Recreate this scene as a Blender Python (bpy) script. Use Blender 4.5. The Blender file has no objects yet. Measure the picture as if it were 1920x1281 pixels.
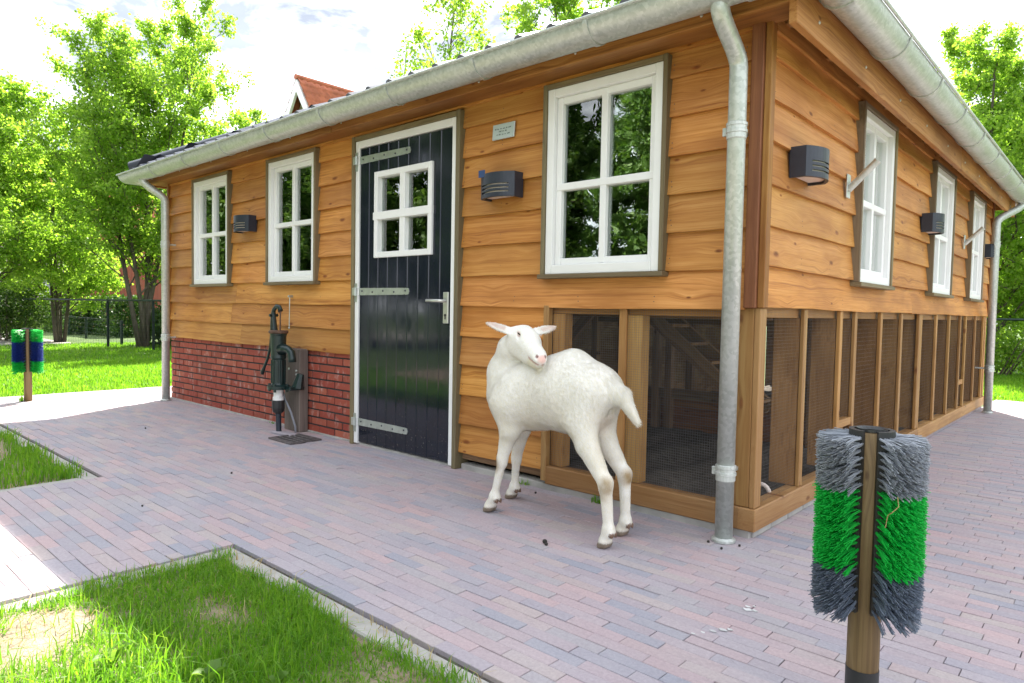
import bpy, math, random
import numpy as np
from mathutils import Matrix, Vector

scene = bpy.context.scene
COL = scene.collection
R = math.radians
random.seed(7)

# ------------------------------------------------------------------ camera
cam_d = bpy.data.cameras.new("camera")
cam_d.lens = 24.056
cam_d.sensor_width = 36.0
cam_d.clip_start = 0.05
cam_d.clip_end = 600.0
cam = bpy.data.objects.new("camera", cam_d)
COL.objects.link(cam)
cam.matrix_world = Matrix(((0.74128838, -0.04358984, 0.66976971, 1.23358),
                           (0.67093509, 0.02080525, -0.74122415, -2.98390),
                           (0.01837512, 0.99883285, 0.04466865, 1.0),
                           (0, 0, 0, 1)))
scene.camera = cam

# ------------------------------------------------------------------ daylight
SUN_AZ = R(32.0)          # towards the sun: this far from +Y over to -X
SUN_EL = R(47.0)
sun_dir = Vector((-math.sin(SUN_AZ) * math.cos(SUN_EL), math.cos(SUN_AZ) * math.cos(SUN_EL), math.sin(SUN_EL)))
world = bpy.data.worlds.new("World")
scene.world = world
world.use_nodes = True
wn = world.node_tree
wn.nodes.clear()
w_out = wn.nodes.new("ShaderNodeOutputWorld")
w_bg = wn.nodes.new("ShaderNodeBackground")
w_sky = wn.nodes.new("ShaderNodeTexSky")
w_sky.sky_type = 'NISHITA'
w_sky.sun_disc = False
w_sky.sun_elevation = SUN_EL
w_sky.sun_rotation = -SUN_AZ
w_sky.air_density = 1.0
w_sky.dust_density = 2.5
w_sky.ozone_density = 1.0
w_bg.inputs[1].default_value = 0.14
# thin broken cloud over the whole sky
w_tc = wn.nodes.new("ShaderNodeTexCoord")
w_map = wn.nodes.new("ShaderNodeMapping")
w_map.inputs["Scale"].default_value = (1.0, 1.0, 2.6)
w_ns = wn.nodes.new("ShaderNodeTexNoise")
w_ns.inputs["Scale"].default_value = 2.6
w_ns.inputs["Detail"].default_value = 7.0
w_ns.inputs["Roughness"].default_value = 0.58
w_rp = wn.nodes.new("ShaderNodeValToRGB")
w_rp.color_ramp.elements[0].position = 0.34
w_rp.color_ramp.elements[0].color = (0.86, 0.86, 0.86, 1)
w_rp.color_ramp.elements[1].position = 0.62
w_rp.color_ramp.elements[1].color = (1, 1, 1, 1)
w_mx = wn.nodes.new("ShaderNodeMix")
w_mx.data_type = 'RGBA'
w_mx.inputs["B"].default_value = (3.75, 4.1, 4.7, 1)
w_n2 = wn.nodes.new("ShaderNodeTexNoise")
w_n2.inputs["Scale"].default_value = 4.2; w_n2.inputs["Detail"].default_value = 8.0; w_n2.inputs["Roughness"].default_value = 0.6; w_n2.inputs["Distortion"].default_value = 0.4
w_r2 = wn.nodes.new("ShaderNodeValToRGB")
w_r2.color_ramp.elements[0].position = 0.40; w_r2.color_ramp.elements[0].color = (1.30, 1.45, 1.75, 1)
w_r2.color_ramp.elements[1].position = 0.60; w_r2.color_ramp.elements[1].color = (5.9, 6.1, 6.4, 1)
L = wn.links
L.new(w_map.outputs[0], w_n2.inputs[0]); L.new(w_n2.outputs[0], w_r2.inputs[0]); L.new(w_r2.outputs[0], w_mx.inputs["B"])
L.new(w_tc.outputs["Generated"], w_map.inputs[0]); L.new(w_map.outputs[0], w_ns.inputs[0])
L.new(w_ns.outputs[0], w_rp.inputs[0]); L.new(w_rp.outputs[0], w_mx.inputs["Factor"])
L.new(w_sky.outputs[0], w_mx.inputs["A"]); L.new(w_mx.outputs["Result"], w_bg.inputs[0])
L.new(w_bg.outputs[0], w_out.inputs[0])

sun_d = bpy.data.lights.new("sun", 'SUN')
sun_d.energy = 5.0
sun_d.angle = R(0.55)
sun_d.color = (1.0, 0.94, 0.84)
sun = bpy.data.objects.new("sun", sun_d)
COL.objects.link(sun)
sun.rotation_euler = sun_dir.to_track_quat('Z', 'Y').to_euler()

vs = scene.view_settings
vs.view_transform = 'Standard'
vs.look = 'None'
vs.exposure = 1.93
vs.gamma = 1.0
vs.use_curve_mapping = False
scene.cycles.max_bounces = 8
scene.cycles.diffuse_bounces = 4
scene.cycles.glossy_bounces = 4
scene.cycles.transparent_max_bounces = 12
scene.cycles.transmission_bounces = 6
scene.cycles.use_adaptive_sampling = True
scene.cycles.use_denoising = True

# ------------------------------------------------------------------ helpers
def tag(o, label=None, category=None, group=None, kind=None):
    if label: o["label"] = label
    if category: o["category"] = category
    if group: o["group"] = group
    if kind: o["kind"] = kind
    return o

def mk(name, mesh, mat=None, parent=None, M=None):
    o = bpy.data.objects.new(name, mesh)
    COL.objects.link(o)
    if mesh is not None and mat is not None and len(mesh.materials) == 0:
        mesh.materials.append(mat)
    if parent is not None: o.parent = parent
    if M is not None: o.matrix_basis = M
    return o

def empty(name, loc=(0, 0, 0), rz=0.0, parent=None):
    o = bpy.data.objects.new(name, None)
    o.empty_display_size = 0.1
    COL.objects.link(o)
    o.matrix_basis = Matrix.Translation(loc) @ Matrix.Rotation(rz, 4, 'Z')
    if parent is not None: o.parent = parent
    return o

def copy_tree(o, parent=None):
    c = o.copy()
    COL.objects.link(c)
    c.parent = parent
    for ch in list(o.children): copy_tree(ch, c)
    return c

def T(x, y, z): return Matrix.Translation((x, y, z))
def RZ(a): return Matrix.Rotation(a, 4, 'Z')
FRONT = Matrix.Identity(4)
RIGHT = RZ(R(90))
LEFT = RZ(R(-90))
BACK = RZ(R(180))
# frame whose local x runs up world Z (for posts, grain along x)
UP = Matrix(((0, 0, -1, 0), (0, 1, 0, 0), (1, 0, 0, 0), (0, 0, 0, 1)))

class MB:
    """collects shapes for ONE mesh"""
    def __init__(s): s.v = []; s.f = []
    def add(s, v, f):
        n = len(s.v); s.v += [tuple(p) for p in v]; s.f += [tuple(i + n for i in q) for q in f]; return s
    def box(s, x0, x1, y0, y1, z0, z1, b=0.0):
        if b <= 0:
            v = [(x, y, z) for z in (z0, z1) for y in (y0, y1) for x in (x0, x1)]
            return s.add(v, [(0, 2, 3, 1), (4, 5, 7, 6), (0, 1, 5, 4), (2, 6, 7, 3), (0, 4, 6, 2), (1, 3, 7, 5)])
        lo, hi = (x0, y0, z0), (x1, y1, z1)
        v = []; idx = {}
        for sx in (0, 1):
            for sy in (0, 1):
                for sz in (0, 1):
                    sg = (sx, sy, sz)
                    for a in range(3):
                        p = []
                        for k in range(3):
                            e = hi[k] if sg[k] else lo[k]
                            if k != a: e += -b if sg[k] else b
                            p.append(e)
                        idx[(sx, sy, sz, a)] = len(v); v.append(tuple(p))
        f = []
        for a in range(3):
            k1, k2 = (a + 1) % 3, (a + 2) % 3
            for sd in (0, 1):
                q = []
                for (p1, p2) in ((0, 0), (1, 0), (1, 1), (0, 1)):
                    g = [0, 0, 0]; g[a] = sd; g[k1] = p1; g[k2] = p2
                    q.append(idx[(*g, a)])
                f.append(tuple(q if sd else q[::-1]))
        for a in range(3):
            k1, k2 = (a + 1) % 3, (a + 2) % 3
            for p1 in (0, 1):
                for p2 in (0, 1):
                    q = []
                    for (e, ax) in ((0, k1), (1, k1), (1, k2), (0, k2)):
                        g = [0, 0, 0]; g[a] = e; g[k1] = p1; g[k2] = p2
                        q.append(idx[(*g, ax)])
                    f.append(tuple(q if (p1 ^ p2) else q[::-1]))
        for sx in (0, 1):
            for sy in (0, 1):
                for sz in (0, 1):
                    t = (idx[(sx, sy, sz, 0)], idx[(sx, sy, sz, 1)], idx[(sx, sy, sz, 2)])
                    f.append(t if (sx + sy + sz) % 2 else t[::-1])
        return s.add(v, f)
    def tube(s, pts, rad, n=8, cap=True, flat=1.0):
        pts = [Vector(p) for p in pts]
        if not hasattr(rad, '__len__'): rad = [rad] * len(pts)
        v = []; f = []; up = None
        for i, p in enumerate(pts):
            t = (pts[min(i + 1, len(pts) - 1)] - pts[max(i - 1, 0)])
            if t.length < 1e-9: t = Vector((0, 0, 1))
            t.normalize()
            if up is None:
                up = Vector((0, 0, 1)) if abs(t.z) < 0.9 else Vector((0, 1, 0))
            a = t.cross(up)
            if a.length < 1e-6: a = t.cross(Vector((1, 0, 0)))
            a.normalize(); b = a.cross(t); up = b
            for k in range(n):
                th = 2 * math.pi * k / n
                v.append(p + (a * math.cos(th) * flat + b * math.sin(th)) * rad[i])
        for i in range(len(pts) - 1):
            for k in range(n):
                f.append((i * n + k, i * n + (k + 1) % n, (i + 1) * n + (k + 1) % n, (i + 1) * n + k))
        if cap:
            f.append(tuple(range(n))[::-1]); m = (len(pts) - 1) * n
            f.append(tuple(range(m, m + n)))
        return s.add(v, f)
    def lathe(s, prof, n=20, c=(0, 0), caps=True):
        v = []; f = []
        for (r, z) in prof:
            for k in range(n):
                th = 2 * math.pi * k / n
                v.append((c[0] + r * math.cos(th), c[1] + r * math.sin(th), z))
        for i in range(len(prof) - 1):
            for k in range(n):
                f.append((i * n + k, i * n + (k + 1) % n, (i + 1) * n + (k + 1) % n, (i + 1) * n + k))
        if caps:
            f.append(tuple(range(n))[::-1]); m = (len(prof) - 1) * n
            f.append(tuple(range(m, m + n)))
        return s.add(v, f)
    def prism(s, poly, z0, z1):
        n = len(poly)
        v = [(x, y, z0) for x, y in poly] + [(x, y, z1) for x, y in poly]
        f = [tuple(range(n))[::-1], tuple(range(n, 2 * n))] + [(i, (i + 1) % n, n + (i + 1) % n, n + i) for i in range(n)]
        return s.add(v, f)
    def mesh(s, name="mesh", smooth=False):
        me = bpy.data.meshes.new(name)
        me.from_pydata(s.v, [], s.f)
        if smooth: me.shade_smooth()
        me.update()
        return me
    def obj(s, name, mat, parent=None, M=None, smooth=False):
        return mk(name, s.mesh(name, smooth), mat, parent, M)

def np_mesh(name, v, f, smooth=False):
    me = bpy.data.meshes.new(name)
    v = np.ascontiguousarray(v, dtype=np.float32); f = np.ascontiguousarray(f, dtype=np.int32)
    k = f.shape[1]
    me.vertices.add(len(v)); me.vertices.foreach_set("co", v.ravel())
    me.loops.add(f.size); me.loops.foreach_set("vertex_index", f.ravel())
    me.polygons.add(len(f)); me.polygons.foreach_set("loop_start", np.arange(0, f.size, k, dtype=np.int32))
    me.update(calc_edges=True); me.validate()
    if smooth: me.shade_smooth()
    return me

_cache = {}
def box_mesh(l, d, h, b=0.003):
    key = (round(l, 3), round(d, 3), round(h, 3), b)
    if key not in _cache:
        _cache[key] = MB().box(-l / 2, l / 2, -d / 2, d / 2, -h / 2, h / 2, b).mesh("board")
    return _cache[key]

def plank(name, mat, parent, x0, x1, y0, y1, z0, z1, frame=FRONT, b=0.003, vertical=False, tilt=0.0):
    """box given in a facade frame, grain along its local x"""
    c = T((x0 + x1) / 2, (y0 + y1) / 2, (z0 + z1) / 2)
    if vertical:
        me = box_mesh(z1 - z0, y1 - y0, x1 - x0, b); M = frame @ c @ UP
    else:
        me = box_mesh(x1 - x0, y1 - y0, z1 - z0, b); M = frame @ c
    if tilt: M = M @ Matrix.Rotation(tilt, 4, 'Y')
    key = (me.name, mat.name)
    o = bpy.data.objects.new(name, me)
    COL.objects.link(o)
    if len(me.materials) == 0: me.materials.append(None)
    o.material_slots[0].link = 'OBJECT'; o.material_slots[0].material = mat
    o.parent = parent; o.matrix_basis = M
    return o

# ------------------------------------------------------------------ materials
class NT:
    def __init__(s, name):
        s.m = bpy.data.materials.new(name); s.m.use_nodes = True
        s.t = s.m.node_tree; s.t.nodes.clear()
        s.out = s.t.nodes.new("ShaderNodeOutputMaterial")
    def n(s, typ, ins=None, **attrs):
        nd = s.t.nodes.new("ShaderNode" + typ)
        for k, v in attrs.items(): setattr(nd, k, v)
        if ins:
            for k, v in ins.items():
                sock = nd.inputs[k]
                if hasattr(v, 'is_output'): s.t.links.new(v, sock)
                else: sock.default_value = v
        return nd
    def ramp(s, fac, stops):
        nd = s.n("ValToRGB", {0: fac})
        cr = nd.color_ramp
        while len(cr.elements) < len(stops): cr.elements.new(0.5)
        for e, (p, c) in zip(cr.elements, stops):
            e.position = p; e.color = (*c, 1) if len(c) == 3 else c
        return nd.outputs[0]
    def math(s, op, a, b=None, clamp=False):
        ins = {0: a}
        if b is not None: ins[1] = b
        nd = s.n("Math", ins, operation=op); nd.use_clamp = clamp
        return nd.outputs[0]
    def mix(s, fac, a, b, blend='MIX'):
        nd = s.t.nodes.new("ShaderNodeMix"); nd.data_type = 'RGBA'; nd.blend_type = blend
        for k, v in (("Factor", fac), ("A", a), ("B", b)):
            if hasattr(v, 'is_output'): s.t.links.new(v, nd.inputs[k])
            else: nd.inputs[k].default_value = v if k == "Factor" else ((*v, 1) if len(v) == 3 else v)
        return nd.outputs["Result"]
    def noise(s, vec, scale, detail=4, rough=0.55, dist=0.0):
        return s.n("TexNoise", {"Vector": vec, "Scale": scale, "Detail": detail, "Roughness": rough, "Distortion": dist}).outputs[0]
    def bump(s, h, strength=0.3, distance=0.01):
        return s.n("Bump", {"Height": h, "Strength": strength, "Distance": distance}).outputs[0]
    def obj(s): return s.n("TexCoord").outputs["Object"]
    def rnd(s):
        a = s.n("ObjectInfo").outputs["Random"]; b = s.n("NewGeometry").outputs["Random Per Island"]
        return s.math('FRACT', s.math('ADD', a, b))
    def done(s, color, rough=0.6, bump=None, **kw):
        b = s.n("BsdfPrincipled", {"Base Color": color if hasattr(color, 'is_output') else (*color, 1), "Roughness": rough})
        if bump is not None: s.t.links.new(bump, b.inputs["Normal"])
        for k, v in kw.items():
            sock = b.inputs[k.replace('_', ' ')]
            if hasattr(v, 'is_output'): s.t.links.new(v, sock)
            else: sock.default_value = v
        s.t.links.new(b.outputs[0], s.out.inputs[0])
        s.bsdf = b
        return s.m

def wood(name, light, mid, dark, knots=1.0, rough=0.55, weather=0.0):
    s = NT(name)
    rnd = s.n("ObjectInfo").outputs["Random"]
    off = s.n("CombineXYZ", {0: s.math('MULTIPLY', rnd, 37.0), 1: s.math('MULTIPLY', rnd, 3.1), 2: s.math('MULTIPLY', rnd, 19.0)}).outputs[0]
    base = s.n("VectorMath", {0: s.obj(), 1: off}, operation='ADD').outputs[0]
    # knots, sparse and of uneven size
    kv = s.n("VectorMath", {0: base, 1: (2.6, 3.0, 6.5)}, operation='MULTIPLY').outputs[0]
    ks = s.n("SeparateXYZ", {0: kv})
    kv2 = s.n("CombineXYZ", {0: ks.outputs[0], 1: ks.outputs[2], 2: 0.0}).outputs[0]
    vor = s.n("TexVoronoi", {"Vector": kv2, "Scale": 1.0, "Randomness": 1.0}, voronoi_dimensions='2D')
    kd = vor.outputs["Distance"]
    bend = s.math('MULTIPLY', s.n("MapRange", {0: kd, 1: 0.0, 2: 0.30, 3: 1.0, 4: 0.0}).outputs[0], 0.022)
    wob = s.math('MULTIPLY', s.math('SUBTRACT', s.noise(s.n("VectorMath", {0: base, 1: (1.1, 2, 3)}, operation='MULTIPLY').outputs[0], 1.0, 2), 0.5), 0.035)
    sep = s.n("SeparateXYZ", {0: base})
    z2 = s.math('ADD', s.math('ADD', sep.outputs[2], wob), bend)
    gv = s.n("CombineXYZ", {0: s.math('MULTIPLY', sep.outputs[0], 0.42), 1: s.math('MULTIPLY', sep.outputs[1], 9.0), 2: s.math('MULTIPLY', z2, 44.0)}).outputs[0]
    g1 = s.noise(gv, 1.0, 3, 0.6)
    fv = s.n("CombineXYZ", {0: s.math('MULTIPLY', sep.outputs[0], 5.0), 1: s.math('MULTIPLY', sep.outputs[1], 90.0), 2: s.math('MULTIPLY', z2, 170.0)}).outputs[0]
    g2 = s.noise(fv, 1.0, 2, 0.6)
    patch = s.noise(s.n("VectorMath", {0: base, 1: (1.6, 5, 5)}, operation='MULTIPLY').outputs[0], 1.0, 3)
    g = s.math('ADD', s.math('MULTIPLY', g1, 0.62), s.math('MULTIPLY', g2, 0.38))
    col = s.ramp(g, [(0.34, dark), (0.47, mid), (0.62, light)])
    shade = s.n("MapRange", {0: s.math('FRACT', s.math('MULTIPLY', rnd, 7.77)), 1: 0.0, 2: 1.0, 3: 0.68, 4: 1.16}).outputs[0]
    col = s.mix(1.0, col, s.n("CombineColor", {0: shade, 1: shade, 2: shade}).outputs[0], 'MULTIPLY')
    pale = s.math('MULTIPLY', s.math('FRACT', s.math('MULTIPLY', rnd, 51.7)), 0.14)
    col = s.mix(pale, col, (light[0] * 0.98, light[1] * 1.14, light[2] * 1.7))
    hue = s.ramp(s.math('FRACT', s.math('MULTIPLY', rnd, 23.3)), [(0.0, (1.0, 0.90, 0.86)), (0.5, (0.98, 1.0, 0.92)), (1.0, (1.0, 0.96, 1.12))])
    col = s.mix(1.0, col, hue, 'MULTIPLY')
    col = s.mix(s.math('MULTIPLY', s.n("MapRange", {0: patch, 1: 0.44, 2: 0.68, 3: 0.0, 4: 1.0}).outputs[0], 0.68), col, dark)
    if weather > 0:
        wn_ = s.noise(base, 3.0, 4)
        col = s.mix(s.math('MULTIPLY', s.n("MapRange", {0: wn_, 1: 0.4, 2: 0.7, 3: 0.0, 4: 1.0}).outputs[0], weather), col, (0.16, 0.13, 0.11))
    if knots > 0:
        sel = s.math('GREATER_THAN', s.n("SeparateColor", {0: vor.outputs["Color"]}).outputs[0], 0.5)
        ksz = s.n("MapRange", {0: s.n("SeparateColor", {0: vor.outputs["Color"]}).outputs[1], 1: 0.0, 2: 1.0, 3: 0.7, 4: 2.2}).outputs[0]
        kd = s.math('MULTIPLY', kd, ksz)
        km = s.math('MULTIPLY', s.math('MULTIPLY', s.n("MapRange", {0: kd, 1: 0.035, 2: 0.085, 3: 1.0, 4: 0.0}).outputs[0], sel), knots)
        kr = s.ramp(s.noise(kv, 9.0, 3), [(0.3, (dark[0] * 0.45, dark[1] * 0.38, dark[2] * 0.4)), (0.7, (dark[0] * 0.95, dark[1] * 0.8, dark[2] * 0.9))])
        col = s.mix(km, col, kr)
    return s.done(col, rough, s.bump(s.math('ADD', g2, s.math('MULTIPLY', g1, 0.6)), 0.35, 0.0025), Specular_IOR_Level=0.35)

M_ = {}
M_['siding'] = wood("siding_wood", (0.61, 0.298, 0.080), (0.50, 0.212, 0.042), (0.30, 0.104, 0.019), 1.0)
M_['fascia'] = wood("fascia_wood", (0.48, 0.235, 0.065), (0.36, 0.150, 0.032), (0.19, 0.066, 0.013), 0.8)
M_['corner'] = wood("corner_wood", (0.34, 0.145, 0.055), (0.25, 0.095, 0.036), (0.15, 0.052, 0.02), 0.7)
M_['frame_wood'] = wood("frame_wood", (0.46, 0.27, 0.095), (0.38, 0.20, 0.06), (0.25, 0.115, 0.032), 0.9)
M_['trim'] = wood("trim_wood", (0.25, 0.20, 0.11), (0.20, 0.155, 0.083), (0.14, 0.105, 0.056), 0.0, 0.6)
M_['grey_wood'] = wood("grey_wood", (0.20, 0.165, 0.14), (0.155, 0.125, 0.105), (0.095, 0.075, 0.063), 0.5, 0.75)
M_['inner_wood'] = wood("inner_wood", (0.30, 0.19, 0.09), (0.22, 0.13, 0.058), (0.13, 0.07, 0.03), 0.8, 0.7)
M_['stud'] = wood("stud_wood", (0.36, 0.20, 0.070), (0.28, 0.145, 0.044), (0.17, 0.078, 0.022), 0.9)
M_['post'] = wood("post_wood", (0.30, 0.21, 0.09), (0.22, 0.145, 0.055), (0.11, 0.066, 0.026), 0.7, 0.6)

def plain(name, col, rough=0.5, var=0.12, scale=8.0, bumps=0.0, metal=0.0, **kw):
    s = NT(name)
    nz = s.noise(s.obj(), scale, 5)
    c = s.ramp(nz, [(0.3, tuple(x * (1 - var) for x in col)), (0.7, tuple(min(1, x * (1 + var)) for x in col))])
    bp = s.bump(s.noise(s.obj(), scale * 12, 3), bumps, 0.002) if bumps else None
    return s.done(c, rough, bp, Metallic=metal, **kw)

M_['white'] = plain("white_paint", (0.80, 0.80, 0.79), 0.38, 0.04, 3.0, 0.08)
s = NT("black_gloss_paint")
oc = s.obj(); zz = s.n("SeparateXYZ", {0: oc}).outputs[2]
nz = s.noise(oc, 4.0, 5)
c = s.ramp(nz, [(0.3, (0.009, 0.0115, 0.018)), (0.7, (0.013, 0.0165, 0.027))])
spk = s.n("MapRange", {0: s.noise(oc, 55.0, 3, 0.6), 1: 0.62, 2: 0.70, 3: 0.0, 4: 1.0}).outputs[0]
low = s.n("MapRange", {0: s.math('ADD', zz, s.math('MULTIPLY', nz, 0.25)), 1: 0.15, 2: 0.55, 3: 0.8, 4: 0.03}).outputs[0]
dirt = s.math('MULTIPLY', spk, low)
c = s.mix(dirt, c, (0.16, 0.13, 0.10))
film = s.n("MapRange", {0: s.noise(s.n("VectorMath", {0: oc, 1: (7, 7, 1)}, operation='MULTIPLY').outputs[0], 2.0, 4), 1: 0.4, 2: 0.7, 3: 0.06, 4: 0.17}).outputs[0]
M_['navy'] = s.done(c, s.math('ADD', film, s.math('MULTIPLY', dirt, 0.5)), s.bump(s.noise(oc, 40.0, 3), 0.03, 0.002))
M_['lamp'] = plain("lamp_coat", (0.022, 0.027, 0.042), 0.42, 0.1, 30, 0.15)
M_['diffuser'] = plain("lamp_diffuser", (0.72, 0.62, 0.56), 0.5, 0.05)
M_['steel'] = plain("zinc_plate", (0.50, 0.53, 0.50), 0.42, 0.15, 20, 0.1, 0.75)
M_['alu'] = plain("brushed_aluminium", (0.62, 0.62, 0.58), 0.35, 0.06, 30, 0.0, 0.8)
M_['wire'] = plain("mesh_wire", (0.16, 0.165, 0.17), 0.5, 0.1, 40, 0.0, 0.5)
M_['black'] = plain("black_plastic", (0.02, 0.021, 0.022), 0.5, 0.2)
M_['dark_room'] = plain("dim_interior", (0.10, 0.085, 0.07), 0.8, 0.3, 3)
M_['fence_green'] = plain("fence_green", (0.012, 0.032, 0.028), 0.45, 0.2)

# galvanised sheet with spangle and dull streaks
s = NT("galvanised")
vo = s.n("TexVoronoi", {"Vector": s.obj(), "Scale": 70.0}).outputs["Color"]
nz = s.noise(s.n("VectorMath", {0: s.obj(), 1: (2, 2, 0.6)}, operation='MULTIPLY').outputs[0], 4.0, 5)
c = s.ramp(nz, [(0.25, (0.46, 0.49, 0.46)), (0.75, (0.56, 0.585, 0.555))])
vo = s.n("SeparateColor", {0: vo}).outputs[0]
c = s.mix(0.13, c, s.n("CombineColor", {0: vo, 1: vo, 2: vo}).outputs[0], 'OVERLAY')
M_['galv'] = s.done(c, s.n("MapRange", {0: nz, 1: 0.3, 2: 0.7, 3: 0.38, 4: 0.55}).outputs[0], Metallic=0.55)

# glass pane: thin sheet, see-through with a mirror share that grows at grazing angles
s = NT("window_glass")
fr = s.n("Fresnel", {"IOR": 1.62}).outputs[0]
wv = s.bump(s.noise(s.obj(), 3.0, 2), 0.06, 0.02)
gl = s.n("BsdfGlossy", {"Color": (0.97, 1.0, 0.98, 1), "Roughness": 0.0, "Normal": wv})
tr = s.n("BsdfTransparent", {"Color": (0.86, 0.90, 0.88, 1)})
mx = s.n("MixShader", {0: s.math('MULTIPLY', fr, 2.5, True), 1: tr.outputs[0], 2: gl.outputs[0]})
s.t.links.new(mx.outputs[0], s.out.inputs[0])
M_['glass'] = s.m

# bricks with efflorescence
s = NT("red_brick")
rd = s.rnd()
oc = s.obj()
c = s.ramp(rd, [(0.0, (0.24, 0.052, 0.030)), (0.35, (0.33, 0.072, 0.040)), (0.7, (0.27, 0.045, 0.028)), (1.0, (0.37, 0.098, 0.055))])
nz = s.noise(s.n("VectorMath", {0: s.n("NewGeometry").outputs["Position"], 1: (3, 3, 3)}, operation='MULTIPLY').outputs[0], 3.0, 6, 0.65)
st = s.noise(s.n("VectorMath", {0: s.n("NewGeometry").outputs["Position"], 1: (20, 20, 5)}, operation='MULTIPLY').outputs[0], 1.0, 4, 0.6)
m = s.math('MULTIPLY', s.n("MapRange", {0: nz, 1: 0.50, 2: 0.70, 3: 0.0, 4: 1.0}).outputs[0], s.n("MapRange", {0: st, 1: 0.45, 2: 0.65, 3: 0.0, 4: 0.75}).outputs[0])
c = s.mix(m, c, (0.55, 0.47, 0.43))
M_['brick'] = s.done(c, 0.8, s.bump(s.noise(oc, 60, 5), 0.5, 0.003))
M_['mortar'] = plain("dark_mortar", (0.045, 0.040, 0.041), 0.9, 0.3, 30, 0.5)
M_['concrete'] = plain("concrete", (0.36, 0.345, 0.32), 0.85, 0.22, 7, 0.4)

# clay pavers
s = NT("clay_paver")
rd = s.rnd()
c = s.ramp(rd, [(0.0, (0.382, 0.282, 0.278)), (0.17, (0.265, 0.262, 0.290)), (0.34, (0.345, 0.268, 0.270)), (0.48, (0.315, 0.285, 0.302)),
                (0.62, (0.392, 0.290, 0.283)), (0.75, (0.250, 0.252, 0.285)), (0.90, (0.36, 0.305, 0.285)), (1.0, (0.345, 0.272, 0.270))])
pos = s.n("NewGeometry").outputs["Position"]
n1 = s.noise(pos, 2.2, 5, 0.6)
n2 = s.noise(pos, 90.0, 4, 0.7)
n3 = s.noise(pos, 14.0, 5, 0.65)
n4 = s.noise(pos, 34.0, 3, 0.5)
c = s.mix(s.n("MapRange", {0: n1, 1: 0.42, 2: 0.72, 3: 0.0, 4: 0.42}).outputs[0], c, (0.36, 0.335, 0.335))
c = s.mix(s.n("MapRange", {0: n3, 1: 0.55, 2: 0.78, 3: 0.0, 4: 0.28}).outputs[0], c, (0.19, 0.165, 0.175))
c = s.mix(1.0, c, (1.10, 1.10, 1.15), 'MULTIPLY')
c = s.mix(0.45, c, s.ramp(n2, [(0.3, (0.36, 0.36, 0.36)), (0.7, (0.64, 0.64, 0.64))]), 'OVERLAY')
c = s.mix(s.n("MapRange", {0: n4, 1: 0.68, 2: 0.76, 3: 0.0, 4: 0.4}).outputs[0], c, (0.13, 0.11, 0.115))
M_['paver'] = s.done(c, 0.78, s.bump(s.math('ADD', n2, s.math('MULTIPLY', n3, 0.8)), 0.45, 0.003))
M_['joint_sand'] = plain("joint_sand", (0.19, 0.17, 0.155), 0.95, 0.4, 40, 0.5)

s = NT("soil")
pos = s.n("NewGeometry").outputs["Position"]
n1 = s.noise(pos, 5.0, 7, 0.7); n2 = s.noise(pos, 60, 4, 0.7)
c = s.ramp(n1, [(0.25, (0.13, 0.095, 0.065)), (0.5, (0.30, 0.235, 0.165)), (0.75, (0.42, 0.345, 0.25))])
c = s.mix(0.4, c, s.ramp(n2, [(0.3, (0.3, 0.3, 0.3)), (0.7, (0.7, 0.7, 0.7))]), 'OVERLAY')
M_['soil'] = s.done(c, 0.95, s.bump(s.math('ADD', n1, n2), 0.8, 0.02))
s = NT("run_litter")
n1 = s.noise(s.obj(), 14.0, 7, 0.75)
M_['litter'] = s.done(s.ramp(n1, [(0.3, (0.035, 0.028, 0.023)), (0.7, (0.14, 0.115, 0.09))]), 0.95, s.bump(n1, 1.0, 0.03))
s = NT("meadow")
pos = s.n("NewGeometry").outputs["Position"]
n1 = s.noise(pos, 0.9, 6, 0.65); n2 = s.noise(pos, 22, 4, 0.7)
c = s.ramp(n1, [(0.3, (0.045, 0.085, 0.016)), (0.6, (0.075, 0.13, 0.022)), (0.8, (0.13, 0.15, 0.045))])
c = s.mix(0.5, c, s.ramp(n2, [(0.3, (0.25, 0.25, 0.25)), (0.7, (0.75, 0.75, 0.75))]), 'OVERLAY')
M_['meadow'] = s.done(c, 0.9, s.bump(n2, 1.0, 0.04))
s = NT("gravel")
pos = s.n("NewGeometry").outputs["Position"]
n1 = s.noise(pos, 30, 5, 0.7)
M_['gravel'] = s.done(s.ramp(n1, [(0.3, (0.22, 0.20, 0.185)), (0.7, (0.42, 0.39, 0.37))]), 0.9, s.bump(n1, 0.6, 0.02))

def leaf_mat(name, a, b, c_, trans=0.5, rough=0.5, patch=0.7):
    s = NT(name)
    rd = s.rnd()
    pn = s.noise(s.n("NewGeometry").outputs["Position"], patch, 3)
    fac = s.math('ADD', s.math('MULTIPLY', rd, 0.6), s.math('MULTIPLY', pn, 0.5), True)
    col = s.ramp(fac, [(0.15, a), (0.5, b), (0.9, c_)])
    bs = s.n("BsdfPrincipled", {"Base Color": col, "Roughness": rough, "Specular IOR Level": 0.3})
    tc = s.mix(1.0, col, (1.7, 1.8, 0.85), 'MULTIPLY')
    tl = s.n("BsdfTranslucent", {"Color": tc})
    mx = s.n("MixShader", {0: trans, 1: bs.outputs[0], 2: tl.outputs[0]})
    s.t.links.new(mx.outputs[0], s.out.inputs[0])
    return s.m

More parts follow.
